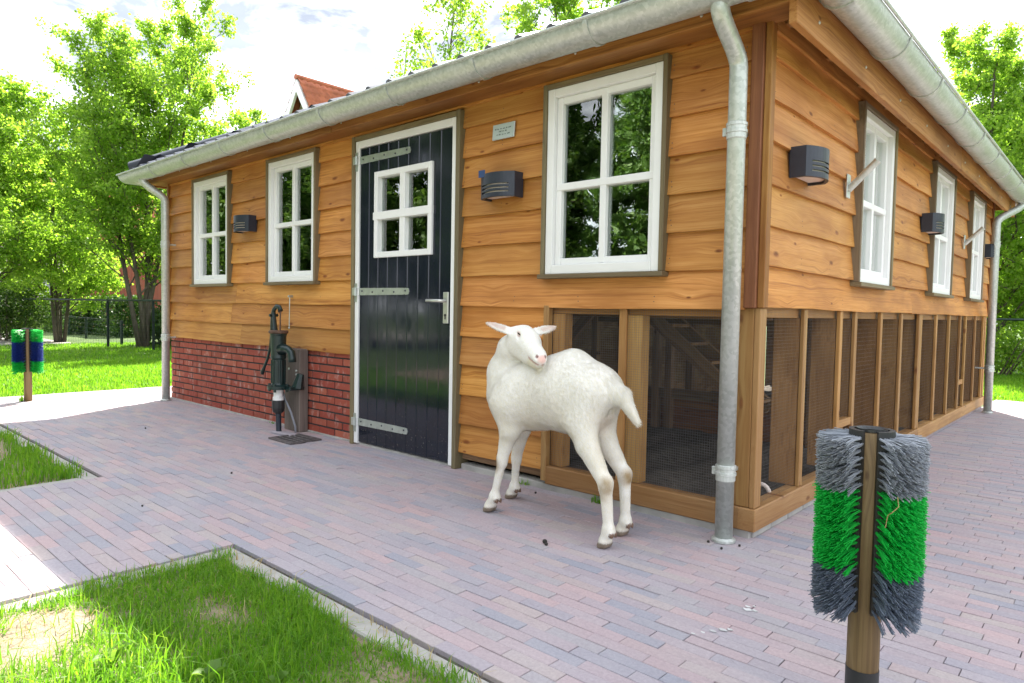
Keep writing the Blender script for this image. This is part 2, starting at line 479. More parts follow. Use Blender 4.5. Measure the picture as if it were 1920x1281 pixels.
M_['leaf'] = leaf_mat("alder_leaf", (0.125, 0.225, 0.032), (0.195, 0.315, 0.048), (0.29, 0.40, 0.085), 0.64)
M_['leaf_dark'] = leaf_mat("dark_leaf", (0.022, 0.055, 0.012), (0.04, 0.09, 0.018), (0.07, 0.13, 0.026), 0.35)
M_['leaf_mid'] = leaf_mat("mid_leaf", (0.055, 0.12, 0.026), (0.10, 0.19, 0.04), (0.18, 0.28, 0.075), 0.3)
M_['hedge'] = leaf_mat("hedge_leaf", (0.03, 0.075, 0.014), (0.05, 0.11, 0.02), (0.10, 0.16, 0.035), 0.35)
M_['grass'] = leaf_mat("grass_blade", (0.07, 0.185, 0.014), (0.125, 0.275, 0.022), (0.22, 0.35, 0.045), 0.54, 0.45, 1.5)
M_['straw'] = leaf_mat("dry_grass", (0.28, 0.20, 0.10), (0.40, 0.31, 0.16), (0.50, 0.42, 0.25), 0.3)
M_['weed'] = leaf_mat("weed_leaf", (0.07, 0.15, 0.022), (0.11, 0.21, 0.035), (0.17, 0.27, 0.06), 0.45)
s = NT("bark")
n1 = s.noise(s.n("VectorMath", {0: s.obj(), 1: (9, 9, 2)}, operation='MULTIPLY').outputs[0], 1.5, 6, 0.7)
M_['bark'] = s.done(s.ramp(n1, [(0.3, (0.05, 0.04, 0.03)), (0.7, (0.16, 0.135, 0.105))]), 0.9, s.bump(n1, 0.8, 0.02))

# ================================================================== THE SHED
SZ = 6.37                                   # square plan, corner at the origin
shed = empty("animal_shed", (0, 0, 0))
tag(shed, "orange timber-clad animal shed with a black door, white windows and wire run", "shed")
ROW = 0.183
Z1 = 1.035                                  # underside of the cladding above the run
rnd = random.Random(3)

nails = {}
def lap_board(u0, u1, z0, z1, frame, mat=None, name="siding_board", seg=None):
    """weatherboard: thick proud lower edge, slightly waney, thin top tucked under the next"""
    mat = mat or M_['siding']
    l = u1 - u0; n = seg or max(2, min(9, int(l / 0.28) + 1))
    v = []; f = []
    ph = rnd.uniform(0, 50); w0 = 0
    yb = -0.031 + rnd.uniform(-0.003, 0.002)
    for i in range(n + 1):
        x = -l / 2 + l * i / n
        w = 0.0032 * math.sin(ph + x * 3.1) + 0.002 * math.sin(ph * 2 + x * 9.3)
        h = (z1 - z0) / 2
        v += [(x, yb, -h + w), (x, yb + 0.024, -h + w), (x, 0.006, h), (x, -0.008, h), (x, yb - 0.0005, -h + w + 0.006)]
    for i in range(n):
        a = i * 5; b = a + 5
        f += [(a, b, b + 1, a + 1)[::-1], (a + 1, b + 1, b + 2, a + 2)[::-1], (a + 2, b + 2, b + 3, a + 3)[::-1], (a + 3, b + 3, b + 4, a + 4)[::-1], (a + 4, b + 4, b, a)[::-1]]
    f += [(0, 1, 2, 3, 4)[::-1], tuple(n * 5 + k for k in range(5))]
    nl = nails.setdefault(id(frame), (frame, MB()))[1]
    if l > 0.12:
        for x in ([-l / 2 + 0.03, l / 2 - 0.03] + [-l / 2 + l * i / int(l / 0.6 + 1) for i in range(1, int(l / 0.6 + 1))]):
            for zz in (0.035, 0.06):
                c_ = (x + (u0 + u1) / 2 + rnd.uniform(-.004, .004), z0 + zz); r_ = 0.0034
                yy = yb + (zz / (z1 - z0)) * (-0.008 - yb) - 0.0012
                nl.add([(c_[0] + r_ * math.cos(t * 1.047), yy, c_[1] + r_ * math.sin(t * 1.047)) for t in range(6)], [(5, 4, 3, 2, 1, 0)])
    me = bpy.data.meshes.new("lap"); me.from_pydata(v, [], f); me.update()
    return mk(name, me, mat, shed, frame @ T((u0 + u1) / 2, 0, (z0 + z1) / 2))

def clad(frame, z0, nrows, spans_by_row, top=None):
    for k in range(nrows):
        zb = z0 + k * ROW
        for (a, b) in spans_by_row(k, zb):
            # long runs are butted from two or three boards
            cuts = [a]
            if b - a > 2.6: cuts.append(a + (b - a) * rnd.uniform(0.35, 0.65))
            cuts.append(b)
            for p, q in zip(cuts[:-1], cuts[1:]):
                lap_board(p + 0.001, q - 0.001, zb, zb + ROW + 0.024, frame)

FW = [(-5.725, -4.943), (-4.255, -3.488), (-1.21, -0.446)]     # windows on the front, u from / to
SW = [(1.28, 2.02), (3.225, 4.03), (4.90, 5.675)]              # on the right side
WZ0, WZ1 = 1.18, 2.235
DOOR = (-3.01, -1.873)
def minus(a, b, holes):
    out = []; x = a
    for p, q in sorted(holes):
        if p > x + 0.02: out.append((x, p))
        x = q
    if b > x + 0.02: out.append((x, b))
    return out
e = 0.012
FWh = [(p + e, q - e) for p, q in FW]; SWh = [(p + e, q - e) for p, q in SW]; Dh = (DOOR[0] + e, DOOR[1] - e)
# front: left of the door the cladding starts at 0.655, right of it at 0.105 up to the run
def front_rows(k, zb):
    if zb < Z1 - 0.05:
        o = [(-1.873 + -e, -1.20)]
        if zb > 0.6: o.append((-6.33, -3.01 + e))
        return o
    if zb < 1.15: return [(-6.33, -3.01 + e), (-1.873 - e, -0.045)]
    return minus(-6.33, -0.045, FWh + [Dh])
clad(FRONT, Z1 - 5 * ROW - 0.012, 12, front_rows)
lap_board(-6.33, -3.3, 2.245, 2.40, FRONT); lap_board(-3.3, -1.4, 2.245, 2.40, FRONT); lap_board(-1.4, -0.045, 2.245, 2.40, FRONT)
def right_rows(k, zb):
    return [(0.021, 6.33)] if zb < 1.15 else minus(0.021, 6.33, SWh)
clad(RIGHT, Z1, 7, right_rows)
lap_board(0.045, 2.9, 2.245, 2.40, RIGHT); lap_board(2.9, 6.33, 2.245, 2.40, RIGHT)
for k in range(10):
    lap_board(-6.33, -0.04, 0.655 + k * ROW - 0.0, 0.655 + (k + 1) * ROW + 0.024, LEFT @ T(0, -6.37, 0), seg=2)
for k in range(7):
    lap_board(0.04, 6.33, Z1 + k * ROW, Z1 + (k + 1) * ROW + 0.024, BACK @ T(0, -6.37, 0), seg=2)

for fr_, nb_ in nails.values():
    tag(nb_.obj("nail_heads", plain("nail_head", (0.10, 0.075, 0.055), 0.6, 0.2), shed, fr_), kind="stuff")
# backing walls with real openings
def wall_panel(name, frame, u0, u1, z0, z1, holes, y0=0.008, y1=0.10):
    us = sorted({u0, u1, *[h[0] for h in holes], *[h[1] for h in holes]})
    zs = sorted({z0, z1, *[h[2] for h in holes], *[h[3] for h in holes]})
    m = MB()
    for a, b in zip(us[:-1], us[1:]):
        for c, d in zip(zs[:-1], zs[1:]):
            mu, mz = (a + b) / 2, (c + d) / 2
            if any(h[0] < mu < h[1] and h[2] < mz < h[3] for h in holes): continue
            m.box(a, b, y0, y1, c, d)
    return m.obj(name, M_['inner_wood'], shed, frame)
wi = 0.06
wall_panel("wall", FRONT, -6.36, -0.03, 1.04, 2.38, [(p + wi, q - wi, WZ0 + wi, WZ1 - wi) for p, q in FW] + [(-2.96, -1.92, 1.04, 2.19)])
wall_panel("wall", FRONT, -1.873, -1.18, 0.06, 1.04, [])
wall_panel("wall", RIGHT, 0.03, 6.36, 1.04, 2.38, [(p + wi, q - wi, WZ0 + wi, WZ1 - wi) for p, q in SW])
wall_panel("wall", LEFT @ T(0, -6.37, 0), -6.34, -0.12, 0.0, 2.38, [])
wall_panel("wall", BACK @ T(0, -6.37, 0), 0.12, 6.25, 1.04, 2.38, [(1.2, 2.0, 1.25, 2.1), (3.6, 4.4, 1.25, 2.1)])

wall_panel("wall", BACK @ T(0, -6.37, 0), 0.12, 2.45, 0.0, 1.04, [])  # unseen lower panel, added to keep light out of the run
# corner boards
plank("corner_board", M_['corner'], shed, -0.046, 0.010, -0.046, 0.030, Z1 - 0.004, 2.30, vertical=True, b=0.004)
plank("corner_board", M_['fascia'], shed, -0.030, 0.020, -0.040, -0.0105, Z1 - 0.002, 2.298, frame=RIGHT, vertical=True)
plank("corner_board", M_['fascia'], shed, -6.372, -6.328, -0.045, -0.012, 0.655, 2.30, vertical=True)
plank("corner_board", M_['corner'], shed, 6.328, 6.375, -0.045, -0.012, Z1 + 0.002, 2.30, frame=RIGHT, vertical=True)

# ------------------------------------------------------------------ brick plinth left of the door
plinth = MB().box(-6.355, -3.02, 0.0, 0.10, 0.0, 0.70).box(-6.355, -6.25, 0.1, 6.3, 0, 0.64).obj("brick_plinth", M_['mortar'], shed)
bm_full = MB().box(-0.1, 0.1, -0.007, 0.05, -0.0240, 0.0240, 0.002).mesh("brick")
bm_half = MB().box(-0.045, 0.045, -0.007, 0.05, -0.0240, 0.0240, 0.002).mesh("brick_half")
for me in (bm_full, bm_half): me.materials.append(M_['brick'])
for row in range(11):
    zc = 0.035 + row * 0.0612
    off = 0.0 if row % 2 else -0.1055
    x = -6.36 + off
    while x < -3.03:
        a, b = max(x, -6.36), min(x + 0.198, -3.025)
        l = b - a
        if l > 0.03:
            o = bpy.data.objects.new("brick", bm_full if l > 0.12 else bm_half)
            COL.objects.link(o); o.parent = plinth
            full = 0.2 if l > 0.12 else 0.09
            o.matrix_basis = T((a + b) / 2, rnd.uniform(-0.003, 0.002), zc + rnd.uniform(-0.001, 0.001)) @ RZ(rnd.uniform(-0.008, 0.008)) @ Matrix.Diagonal((l / full, 1, 1, 1))
        x += 0.2125
    # the return along the left side
    for j in range(5):
        o = bpy.data.objects.new("brick", bm_full); COL.objects.link(o); o.parent = plinth
        o.matrix_basis = T(-6.35, 0.10 + j * 0.211 + (0.1 if row % 2 else 0), zc) @ RZ(R(-90))
MB().box(-6.37, -3.02, -0.022, 0.0, -0.02, 0.012, 0.004).obj("plinth_footing", M_['concrete'], shed)

# ------------------------------------------------------------------ windows
def window(frame, u0, u1, z0=WZ0, z1=WZ1):
    w = u1 - u0; h = z1 - z0
    root = empty("window", parent=shed); root.matrix_basis = frame @ T((u0 + u1) / 2, 0, z0)
    a = w / 2
    t = 0.025
    M = lambda n, *b, mat='trim', vert=False, bev=0.003: plank(n, M_[mat], root, *b, b=bev, vertical=vert)
    M("surround", -a, -a + t, -0.062, 0.02, 0.024, h, vert=True); M("surround", a - t, a, -0.062, 0.02, 0.024, h, vert=True)
    M("surround", -a + t, a - t, -0.060, 0.02, h - 0.028, h - 0.001)
    M("sill", -a - 0.008, a + 0.008, -0.078, 0.03, 0.0, 0.024)
    # white outer frame
    b = a - t - 0.001; f = 0.046; zt = h - 0.029; zb = 0.025
    fr = MB()
    fr.box(-b, -b + f, -0.050, 0.045, zb, zt, 0.003).box(b - f, b, -0.050, 0.045, zb, zt, 0.003)
    fr.box(-b + f, b - f, -0.048, 0.045, zt - 0.045, zt, 0.003).box(-b + f, b - f, -0.052, 0.045, zb, zb + 0.05, 0.003)
    fr.obj("frame", M_['white'], root)
    # sash set back
    c = b - f - 0.0005; g = 0.036; st, sb = zt - 0.0455, zb + 0.0505
    sh = MB()
    sh.box(-c, -c + g, -0.022, 0.03, sb, st, 0.003).box(c - g, c, -0.022, 0.03, sb, st, 0.003)
    sh.box(-c + g, c - g, -0.020, 0.03, st - g, st, 0.003).box(-c + g, c - g, -0.020, 0.03, sb, sb + g, 0.003)
    sash = sh.obj("sash", M_['white'], root)
    zm = (sb + st) / 2 - 0.03
    MB().box(-0.019, 0.019, -0.0235, 0.022, sb + 0.004, st - 0.004, 0.003).obj("muntin", M_['white'], root)
    MB().box(-c + 0.004, c - 0.004, -0.026, 0.021, zm - 0.019, zm + 0.019, 0.003).obj("muntin", M_['white'], root)
    for (p, q) in ((-c + g - 0.004, -0.014), (0.014, c - g + 0.004)):
        for (lo, hi) in ((sb + g - 0.004, zm - 0.014), (zm + 0.014, st - g + 0.004)):
            MB().box(p, q, 0.004, 0.008, lo, hi).obj("pane", M_['glass'], root)
    # inner lining
    rv = MB()
    rv.box(-b + 0.01, -b + 0.03, 0.046, 0.16, zb, zt).box(b - 0.03, b - 0.01, 0.046, 0.16, zb, zt).box(-b + 0.03, b - 0.03, 0.046, 0.16, zb, zb + 0.02).box(-b + 0.03, b - 0.03, 0.046, 0.16, zt - 0.02, zt)
    rv.obj("reveal", M_['white'], root)
    return root
for p, q in FW: window(FRONT, p, q)
for p, q in SW: window(RIGHT, p, q)

# ------------------------------------------------------------------ door
door = empty("door", parent=shed); door.matrix_basis = T((DOOR[0] + DOOR[1]) / 2, 0, 0)
dw = (DOOR[1] - DOOR[0]) / 2
for sx in (-1, 1):
    plank("surround", M_['trim'], door, *sorted((sx * dw, sx * (dw - 0.036))), -0.060, 0.06, 0.0, 2.232, vertical=True)
    MB().box(*sorted((sx * (dw - 0.037), sx * (dw - 0.079))), -0.048, 0.06, 0.012, 2.196, 0.003).obj("jamb", M_['white'], door)
plank("surround", M_['trim'], door, -dw + 0.036, dw - 0.036, -0.058, 0.06, 2.197, 2.230)
MB().box(-dw + 0.079, dw - 0.079, -0.048, 0.06, 2.145, 2.196, 0.003).obj("jamb", M_['white'], door)
# boards of the leaf: nine, with an opening for the light
lw = dw - 0.0805
nb = 9; bw = 2 * lw / nb
wz0, wz1, wx = 1.354, 1.953, 0.306
woff = (-2.4365 - (DOOR[0] + DOOR[1]) / 2)
for i in range(nb):
    a = -lw + i * bw; b = a + bw
    spans = [(0.022, 2.142)]
    x_in = max(0.0, min(b, woff + wx - 0.03) - max(a, woff - wx + 0.03))
    m = MB()
    if x_in > bw * 0.6: spans = [(0.022, wz0 + 0.03), (wz1 - 0.03, 2.142)]
    for (p, q) in spans: m.box(a + 0.0008, b - 0.0008, -0.038, -0.004, p, q, 0.005)
    m.obj("door_board", M_['navy'], door)
MB().box(-lw, lw, -0.003, 0.02, 0.03, wz0).box(-lw, lw, -0.003, 0.02, wz1, 2.14).obj("door_backing", M_['navy'], door)
# the light in the door
dwn = empty("door_window", parent=door); dwn.matrix_basis = T(woff, 0, 0)
f = 0.040
MB().box(-wx, -wx + f, -0.056, 0.02, wz0, wz1, 0.003).box(wx - f, wx, -0.056, 0.02, wz0, wz1, 0.003)\
    .box(-wx + f, wx - f, -0.054, 0.02, wz1 - f, wz1, 0.003).box(-wx + f, wx - f, -0.054, 0.02, wz0, wz0 + f, 0.003).obj("frame", M_['white'], dwn)
zm = 1.645
MB().box(-0.027, 0.027, -0.052, 0.0, wz0 + 0.03, wz1 + 0.0, 0.003).obj("muntin", M_['white'], dwn)
MB().box(-wx - 0.008, wx + 0.002, -0.059, 0.0, zm - 0.027, zm + 0.027, 0.003).obj("muntin", M_['white'], dwn)
for (p, q) in ((-wx + f - 0.004, -0.02), (0.02, wx - f + 0.004)):
    for (lo, hi) in ((wz0 + f - 0.004, zm - 0.02), (zm + 0.02, wz1 - f + 0.004)):
        MB().box(p, q, -0.014, -0.010, lo, hi).obj("pane", M_['glass'], dwn)
# strap hinges
for zh in (2.058, 1.119, 0.172):
    hg = empty("strap_hinge", parent=door); hg.matrix_basis = T(-lw, 0, zh)
    L_ = 0.56
    poly = [(-0.01, -0.026), (L_ - 0.05, -0.023), (L_ - 0.045, -0.016), (L_ - 0.035, -0.023), (L_, -0.020), (L_ + 0.008, 0), (L_, 0.020), (L_ - 0.035, 0.023), (L_ - 0.045, 0.016), (L_ - 0.05, 0.023), (-0.01, 0.026)]
    st = MB().prism(poly, 0, 0.005).obj("strap", M_['steel'], hg, T(0.0, -0.0385, 0) @ Matrix.Rotation(R(90), 4, 'X'))
    for k in range(5):
        MB().lathe([(0.007, 0), (0.006, 0.003), (0.002, 0.005)], 8).obj("bolt", M_['lamp'], hg, T(0.04 + k * 0.122, -0.0435, 0.004 * (-1) ** k) @ Matrix.Rotation(R(90), 4, 'X'))
    MB().lathe([(0.012, -0.03), (0.012, 0.03)], 10).obj("knuckle", M_['steel'], hg, T(-0.02, -0.058, 0), smooth=False)
    MB().box(-0.055, -0.012, -0.064, -0.0485, -0.028, 0.028, 0.002).obj("hinge_plate", M_['alu'], hg)
    MB().box(-0.045, -0.012, -0.0515, -0.0484, -0.075, 0.06, 0.001).obj("hinge_wing", M_['steel'], hg)
# handle
hd = empty("door_handle", parent=door); hd.matrix_basis = T(-1.993 - (DOOR[0] + DOOR[1]) / 2, -0.0385, 1.01)
MB().box(-0.024, 0.024, -0.011, 0.0, -0.098, 0.102, 0.003).obj("back_plate", M_['alu'], hd)
MB().tube([(0, -0.01, 0.045), (0, -0.046, 0.045), (-0.012, -0.054, 0.045), (-0.13, -0.055, 0.046)], [0.011, 0.011, 0.0115, 0.0105], 10).obj("lever", M_['alu'], hd, smooth=True)
MB().lathe([(0.0085, 0), (0.0085, 0.004)], 12).box(-0.004, 0.004, -0.026, -0.004, 0.0, 0.0035).obj("key_hole", M_['black'], hd, T(0, -0.0105, -0.045) @ Matrix.Rotation(R(90), 4, 'X'))
MB().box(DOOR[0] + 0.04, DOOR[1] - 0.04, -0.03, 0.12, -0.01, 0.016, 0.004).obj("threshold", M_['concrete'], shed)

# ------------------------------------------------------------------ wire run: front bay and right side
fw = M_['frame_wood']
def sill(frame, a, b, y0=-0.034, y1=0.05):
    plank("sill_beam", fw, shed, a, b, y0, y1, 0.034, 0.136, frame=frame, b=0.005)
sill(FRONT, -1.172, -0.042, -0.030, 0.05); sill(RIGHT, -0.030, 3.1); sill(RIGHT, 3.102, 6.37)
plank("head_beam", fw, shed, -1.17, -0.09, 0.012, 0.055, 0.99, 1.06); plank("head_beam", fw, shed, 0.09, 6.3, 0.012, 0.055, 0.99, 1.06, frame=RIGHT)
plank("corner_post", fw, shed, -0.098, -0.0045, -0.018, 0.075, 0.137, Z1 - 0.001, vertical=True, b=0.004)
plank("corner_cover", fw, shed, -0.018 + 0.001, 0.052, -0.024, 0.0035, 0.1365, Z1 - 0.002, frame=RIGHT, vertical=True)
plank("batten", fw, shed, -1.200, -1.162, -0.034, 0.005, 0.05, Z1 + 0.0, vertical=True)
plank("stud", fw, shed, -1.160, -1.075, 0.004, 0.075, 0.137, 0.99, vertical=True)
plank("batten", fw, shed, -0.712, -0.668, -0.016, 0.001, 0.137, Z1 - 0.001, vertical=True)
plank("stud", fw, shed, -0.706, -0.585, 0.004, 0.075, 0.137, 0.99, vertical=True)
studs = [0.565, 1.130, 1.415, 1.968, 2.515, 3.09, 3.70, 4.245, 4.79, 5.07, 5.65, 6.16]
for i, y in enumerate(studs):
    wd = 0.11 if i == 5 else 0.046
    plank("batten", fw, shed, y - wd / 2, y + wd / 2, -0.020 - (i % 2) * 0.002, 0.0005, 0.137, Z1 - 0.001, frame=RIGHT, vertical=True)
    plank("stud", M_['stud'], shed, y - 0.021, y + 0.021, 0.004, 0.135, 0.137, 0.99, frame=RIGHT, vertical=True)
plank("end_post", fw, shed, 6.28, 6.368, -0.018, 0.075, 0.137, Z1 - 0.001, frame=RIGHT, vertical=True)
plank("hatch_rail", fw, shed, 1.155, 1.39, -0.017, 0.03, 0.36, 0.405, frame=RIGHT)
plank("hatch_rail", fw, shed, 4.815, 5.045, -0.017, 0.03, 0.36, 0.405, frame=RIGHT)
for y in (1.24, 1.30, 4.9, 4.96): plank("hatch_slat", fw, shed, y - 0.024, y + 0.024, 0.006, 0.028, 0.137, 0.36, frame=RIGHT, vertical=True)

def wire_net(u0, u1, z0, z1, frame, pitch=0.0125, r=0.00062, y=0.0022):
    vs = []; fs = []
    def wire(p, q):
        ax = 0 if abs(q[0] - p[0]) > abs(q[2] - p[2]) else 2
        n = len(vs)
        for c in (p, q):
            for k in range(3):
                th = 2 * math.pi * k / 3
                d = [0, math.cos(th) * r, 0]; d[2 - ax] = math.sin(th) * r
                vs.append((c[0] + d[0], c[1] + d[1], c[2] + d[2]))
        for k in range(3): fs.append((n + k, n + (k + 1) % 3, n + 3 + (k + 1) % 3, n + 3 + k))
    x = u0
    while x <= u1: wire((x, y, z0), (x, y, z1)); x += pitch
    z = z0
    while z <= z1: wire((u0, y + 0.001, z), (u1, y + 0.001, z)); z += pitch
    o = mk("wire_mesh", np_mesh("wire_mesh", vs, fs), M_['wire'], shed, frame)
    tag(o, kind="stuff"); return o
wire_net(-1.16, -0.71, 0.14, 1.03, FRONT); wire_net(-0.668, -0.10, 0.14, 1.03, FRONT)
ys = [0.055] + studs + [6.28]
for a, b in zip(ys[:-1], ys[1:]): wire_net(a, b, 0.14, 1.03, RIGHT, 0.0165 if a < 1.2 else 0.0254, 0.00045)

# footing under the run
MB().box(-1.86, 0.004, -0.018, 0.06, -0.05, 0.034, 0.003).obj("footing", M_['concrete'], shed)
ftb = MB().box(0.02, 6.37, -0.008, 0.06, -0.05, 0.033, 0.003).obj("footing", M_['mortar'], shed, RIGHT)
for i in range(30):
    plank("footing_block", M_['concrete'] if i < 8 else M_['paver'], shed, 0.006 + i * 0.211, 0.213 + i * 0.211, -0.014, 0.04, -0.03, 0.0335, frame=RIGHT)

# inside of the run
inn = M_['inner_wood']
MB().box(-6.25, -0.02, 0.06, 6.3, -0.02, 0.02).obj("run_floor", M_['litter'], shed)
g = []; gn = 40
vv = []; ff = []
for i in range(gn + 1):
    for j in range(gn + 1):
        x = -2.6 + 2.56 * i / gn; y = 0.07 + 6.2 * j / gn
        vv.append((x, y, 0.04 + 0.035 * math.sin(i * 0.9 + j * 0.4) * math.sin(j * 0.7) + 0.02 * rnd.random()))
for i in range(gn):
    for j in range(gn):
        a = i * (gn + 1) + j; ff.append((a, a + gn + 1, a + gn + 2, a + 1))
lit = mk("straw_litter", np_mesh("litter", vv, ff, True), M_['litter'], shed)
MB().box(-6.25, -2.45, 0.12, 6.25, 1.07, 1.12).box(-2.45, -0.06, 0.12, 6.25, 1.065, 1.115).obj("loft_floor", inn, shed)
for k in range(9): plank("joist", inn, shed, -2.4, -0.14, 0.5 + k * 0.62, 0.55 + k * 0.62, 0.975, 1.064)
# timber partition deep inside, with a low boarded base, and posts
plank("inner_rail", inn, shed, -2.5, -0.15, 2.10, 2.15, 0.30, 0.38); plank("inner_rail", inn, shed, -2.5, -0.15, 2.10, 2.15, 0.92, 0.975)
for k in range(4): plank("inner_board", M_['corner'], shed, -2.5, -0.15, 2.152, 2.175, 0.03 + k * 0.068, 0.094 + k * 0.068)
for x in (-2.35, -1.72, -1.60, -1.02, -0.45): plank("inner_post", inn, shed, x - 0.03, x + 0.03, 2.085, 2.148, 0.04, 0.97, vertical=True)
for x in (-2.42, -1.88): plank("inner_post", inn, shed, x - 0.04, x + 0.04, 0.85, 0.93, 0.04, 0.97, vertical=True)
for y in (1.3, 2.7, 4.1, 5.5): plank("inner_post", inn, shed, -2.49, -2.42, y, y + 0.07, 0.04, 1.06, vertical=True)
for k in range(5): plank("inner_board", M_['inner_wood'], shed, -2.52, -2.50, 0.15, 5.45, 0.05 + k * 0.2, 0.2495 + k * 0.2)
pbrace = MB().box(-0.5, 0.5, -0.02, 0.02, -0.035, 0.035, 0.003).obj("brace", inn, shed, T(-1.95, 1.0, 0.66) @ Matrix.Rotation(R(-45), 4, 'Y'))
# hen ladder climbing from the right towards the front
ram = empty("hen_ladder", parent=shed); ram.matrix_basis = T(-1.02, 1.35, 0.80)
ang = math.atan2(0.62, 0.78)
Mr = Matrix.Rotation(ang, 4, 'Y')
for yy in (-0.14, 0.14): MB().box(-0.66, 0.66, yy - 0.018, yy + 0.018, -0.045, 0.045, 0.003).obj("stringer", inn, ram, Mr)
for k in range(7): MB().box(-0.075, 0.075, -0.122, 0.122, -0.011, 0.011, 0.002).obj("tread", inn, ram, Mr @ T(-0.57 + k * 0.19, 0, 0) @ Matrix.Rotation(-ang, 4, 'Y'))
MB().tube([(0.042 * math.cos(i * math.pi / 8), 0, 0.042 * math.sin(i * math.pi / 8)) for i in range(17)], 0.011, 8).obj("feeder_ring", M_['diffuser'], shed, T(-0.09, 0.34, 0.125), smooth=True)

# ------------------------------------------------------------------ eaves, gutter, roof
OV = 0.205                                   # face of the fascia
for fr_, a, b in ((FRONT, -SZ - OV, OV), (RIGHT, -OV, SZ + OV)):
    mid = a + (b - a) * 0.52
    for p, q in ((a, mid), (mid, b)): plank("fascia_board", M_['fascia'], shed, p + 0.0015, q - 0.0015, -OV, -OV + 0.034, 2.248 if fr_ is FRONT else 2.160, 2.372, frame=fr_)
    for k in range(10):
        MB().lathe([(0.008, 0), (0.007, 0.003), (0.003, 0.005)], 8).obj("bolt", M_['steel'], shed, fr_ @ T(a + 0.25 + k * 0.68, -OV - 0.0005, 2.293 if fr_ is FRONT else 2.235) @ Matrix.Rotation(R(90), 4, 'X'))
for fr_, a, b in ((LEFT @ T(0, -SZ, 0), -SZ - OV, OV), (BACK @ T(0, -SZ, 0), -OV, SZ + OV)):
    plank("fascia_board", M_['fascia'], shed, a + 0.0015, b - 0.0015, -OV, -OV + 0.028, 2.248, 2.372, frame=fr_)
# rafter tails under the overhang
for k in range(12):
    u = 0.18 + k * 0.545
    for fr_, uu in ((RIGHT, u),):
        MB().prism([(-OV + 0.036, 2.285), (0.0, 2.315), (0.02, 2.43), (-OV + 0.036, 2.36)], -0.03, 0.03).obj("rafter_tail", M_['frame_wood'], shed, fr_ @ T(uu, 0, 0) @ Matrix(((0, 0, 1, 0), (1, 0, 0, 0), (0, 1, 0, 0), (0, 0, 0, 1))))
plank("soffit_board", M_['fascia'], shed, -SZ - 0.17, 0.17, -OV + 0.029, 0.004, 2.262, 2.274)
P_ = R(25.0)
cxy = SZ / 2
def roof_z(o): return 2.372 + (OV + 0.06 - o) * math.tan(P_)    # o = distance outside the wall
HW = cxy + OV + 0.06
apex = (-cxy, cxy, roof_z(-cxy))
def roof_slope(frame):
    m = MB()
    e0 = -HW; z0 = roof_z(HW - cxy)
    v = [(-HW, -HW, z0), (HW, -HW, z0), (0, 0, apex[2]), (-HW, -HW, z0 - 0.03), (HW, -HW, z0 - 0.03), (0, 0, apex[2] - 0.03)]
    m.add(v, [(0, 1, 2), (5, 4, 3), (0, 3, 4, 1), (1, 4, 5, 2), (2, 5, 3, 0)])
    return m.obj("roof_deck", M_['frame_wood'], shed, T(-cxy, cxy, 0) @ frame)
s = NT("glazed_roof_tile")
nz = s.noise(s.obj(), 6, 4)
M_['roof_tile'] = s.done(s.ramp(nz, [(0.3, (0.055, 0.06, 0.085)), (0.7, (0.10, 0.105, 0.135))]), 0.35)
tp = 0.216
def tile_mesh():
    # pantile: roll on one edge, trough beside it, curved in section
    v = []; f = []; n = 10; prof = []
    for i in range(n + 1):
        t = i / n; x = (t - 0.5) * (tp + 0.012)
        z = 0.036 * max(0.0, math.cos((t - 0.28) * math.pi / 0.44)) if abs(t - 0.28) < 0.22 else 0.006 * math.sin((t - 0.5) * 6)
        prof.append((x, z))
    for y, dz in ((0.0, 0.016), (0.36, 0.0)):
        for x, z in prof: v.append((x, y, z + dz))
    for x, z in prof: v.append((x, 0.0, z))
    for i in range(n):
        f.append((i, i + 1, n + 1 + i + 1, n + 1 + i)); f.append((2 * n + 2 + i, 2 * n + 2 + i + 1, i + 1, i))
    me = bpy.data.meshes.new("roof_tile"); me.from_pydata(v, [], f); me.materials.append(M_['roof_tile']); me.update(); return me, v, f
tme, tv, tf = tile_mesh()
for frame in (FRONT, RIGHT, LEFT, BACK):
    deck = roof_slope(frame)
    slope = Matrix.Rotation(P_, 4, 'X')
    rest_v = []; rest_f = []
    for r_ in range(11):
        d = r_ * 0.33 * math.cos(P_)
        half = HW - d + 0.02
        n = int(2 * half / tp)
        for i in range(n):
            x = -half + tp / 2 + i * tp + (2 * half - n * tp) / 2
            Mx = T(x, -HW - 0.025 + d, roof_z(HW - cxy) + 0.008 + r_ * 0.33 * math.sin(P_)) @ slope
            if r_ == 0 and frame in (FRONT, RIGHT):
                o = bpy.data.objects.new("roof_tile", tme); COL.objects.link(o); o.parent = deck; o.matrix_basis = Mx
            else:
                b0 = len(rest_v); rest_v += [tuple(Mx @ Vector(p)) for p in tv]; rest_f += [tuple(j + b0 for j in q) for q in tf]
    o = mk("roof_tiles", np_mesh("roof_tiles", rest_v, rest_f), M_['roof_tile'], deck); tag(o, kind="stuff")
    # hip cap
    h0 = Vector((-HW - 0.02, -HW - 0.02, roof_z(HW - cxy) + 0.05)); h1 = Vector((0, 0, apex[2] + 0.06))
    MB().tube([h0, h1], 0.075, 10).obj("hip_ridge", M_['roof_tile'], deck, smooth=True)

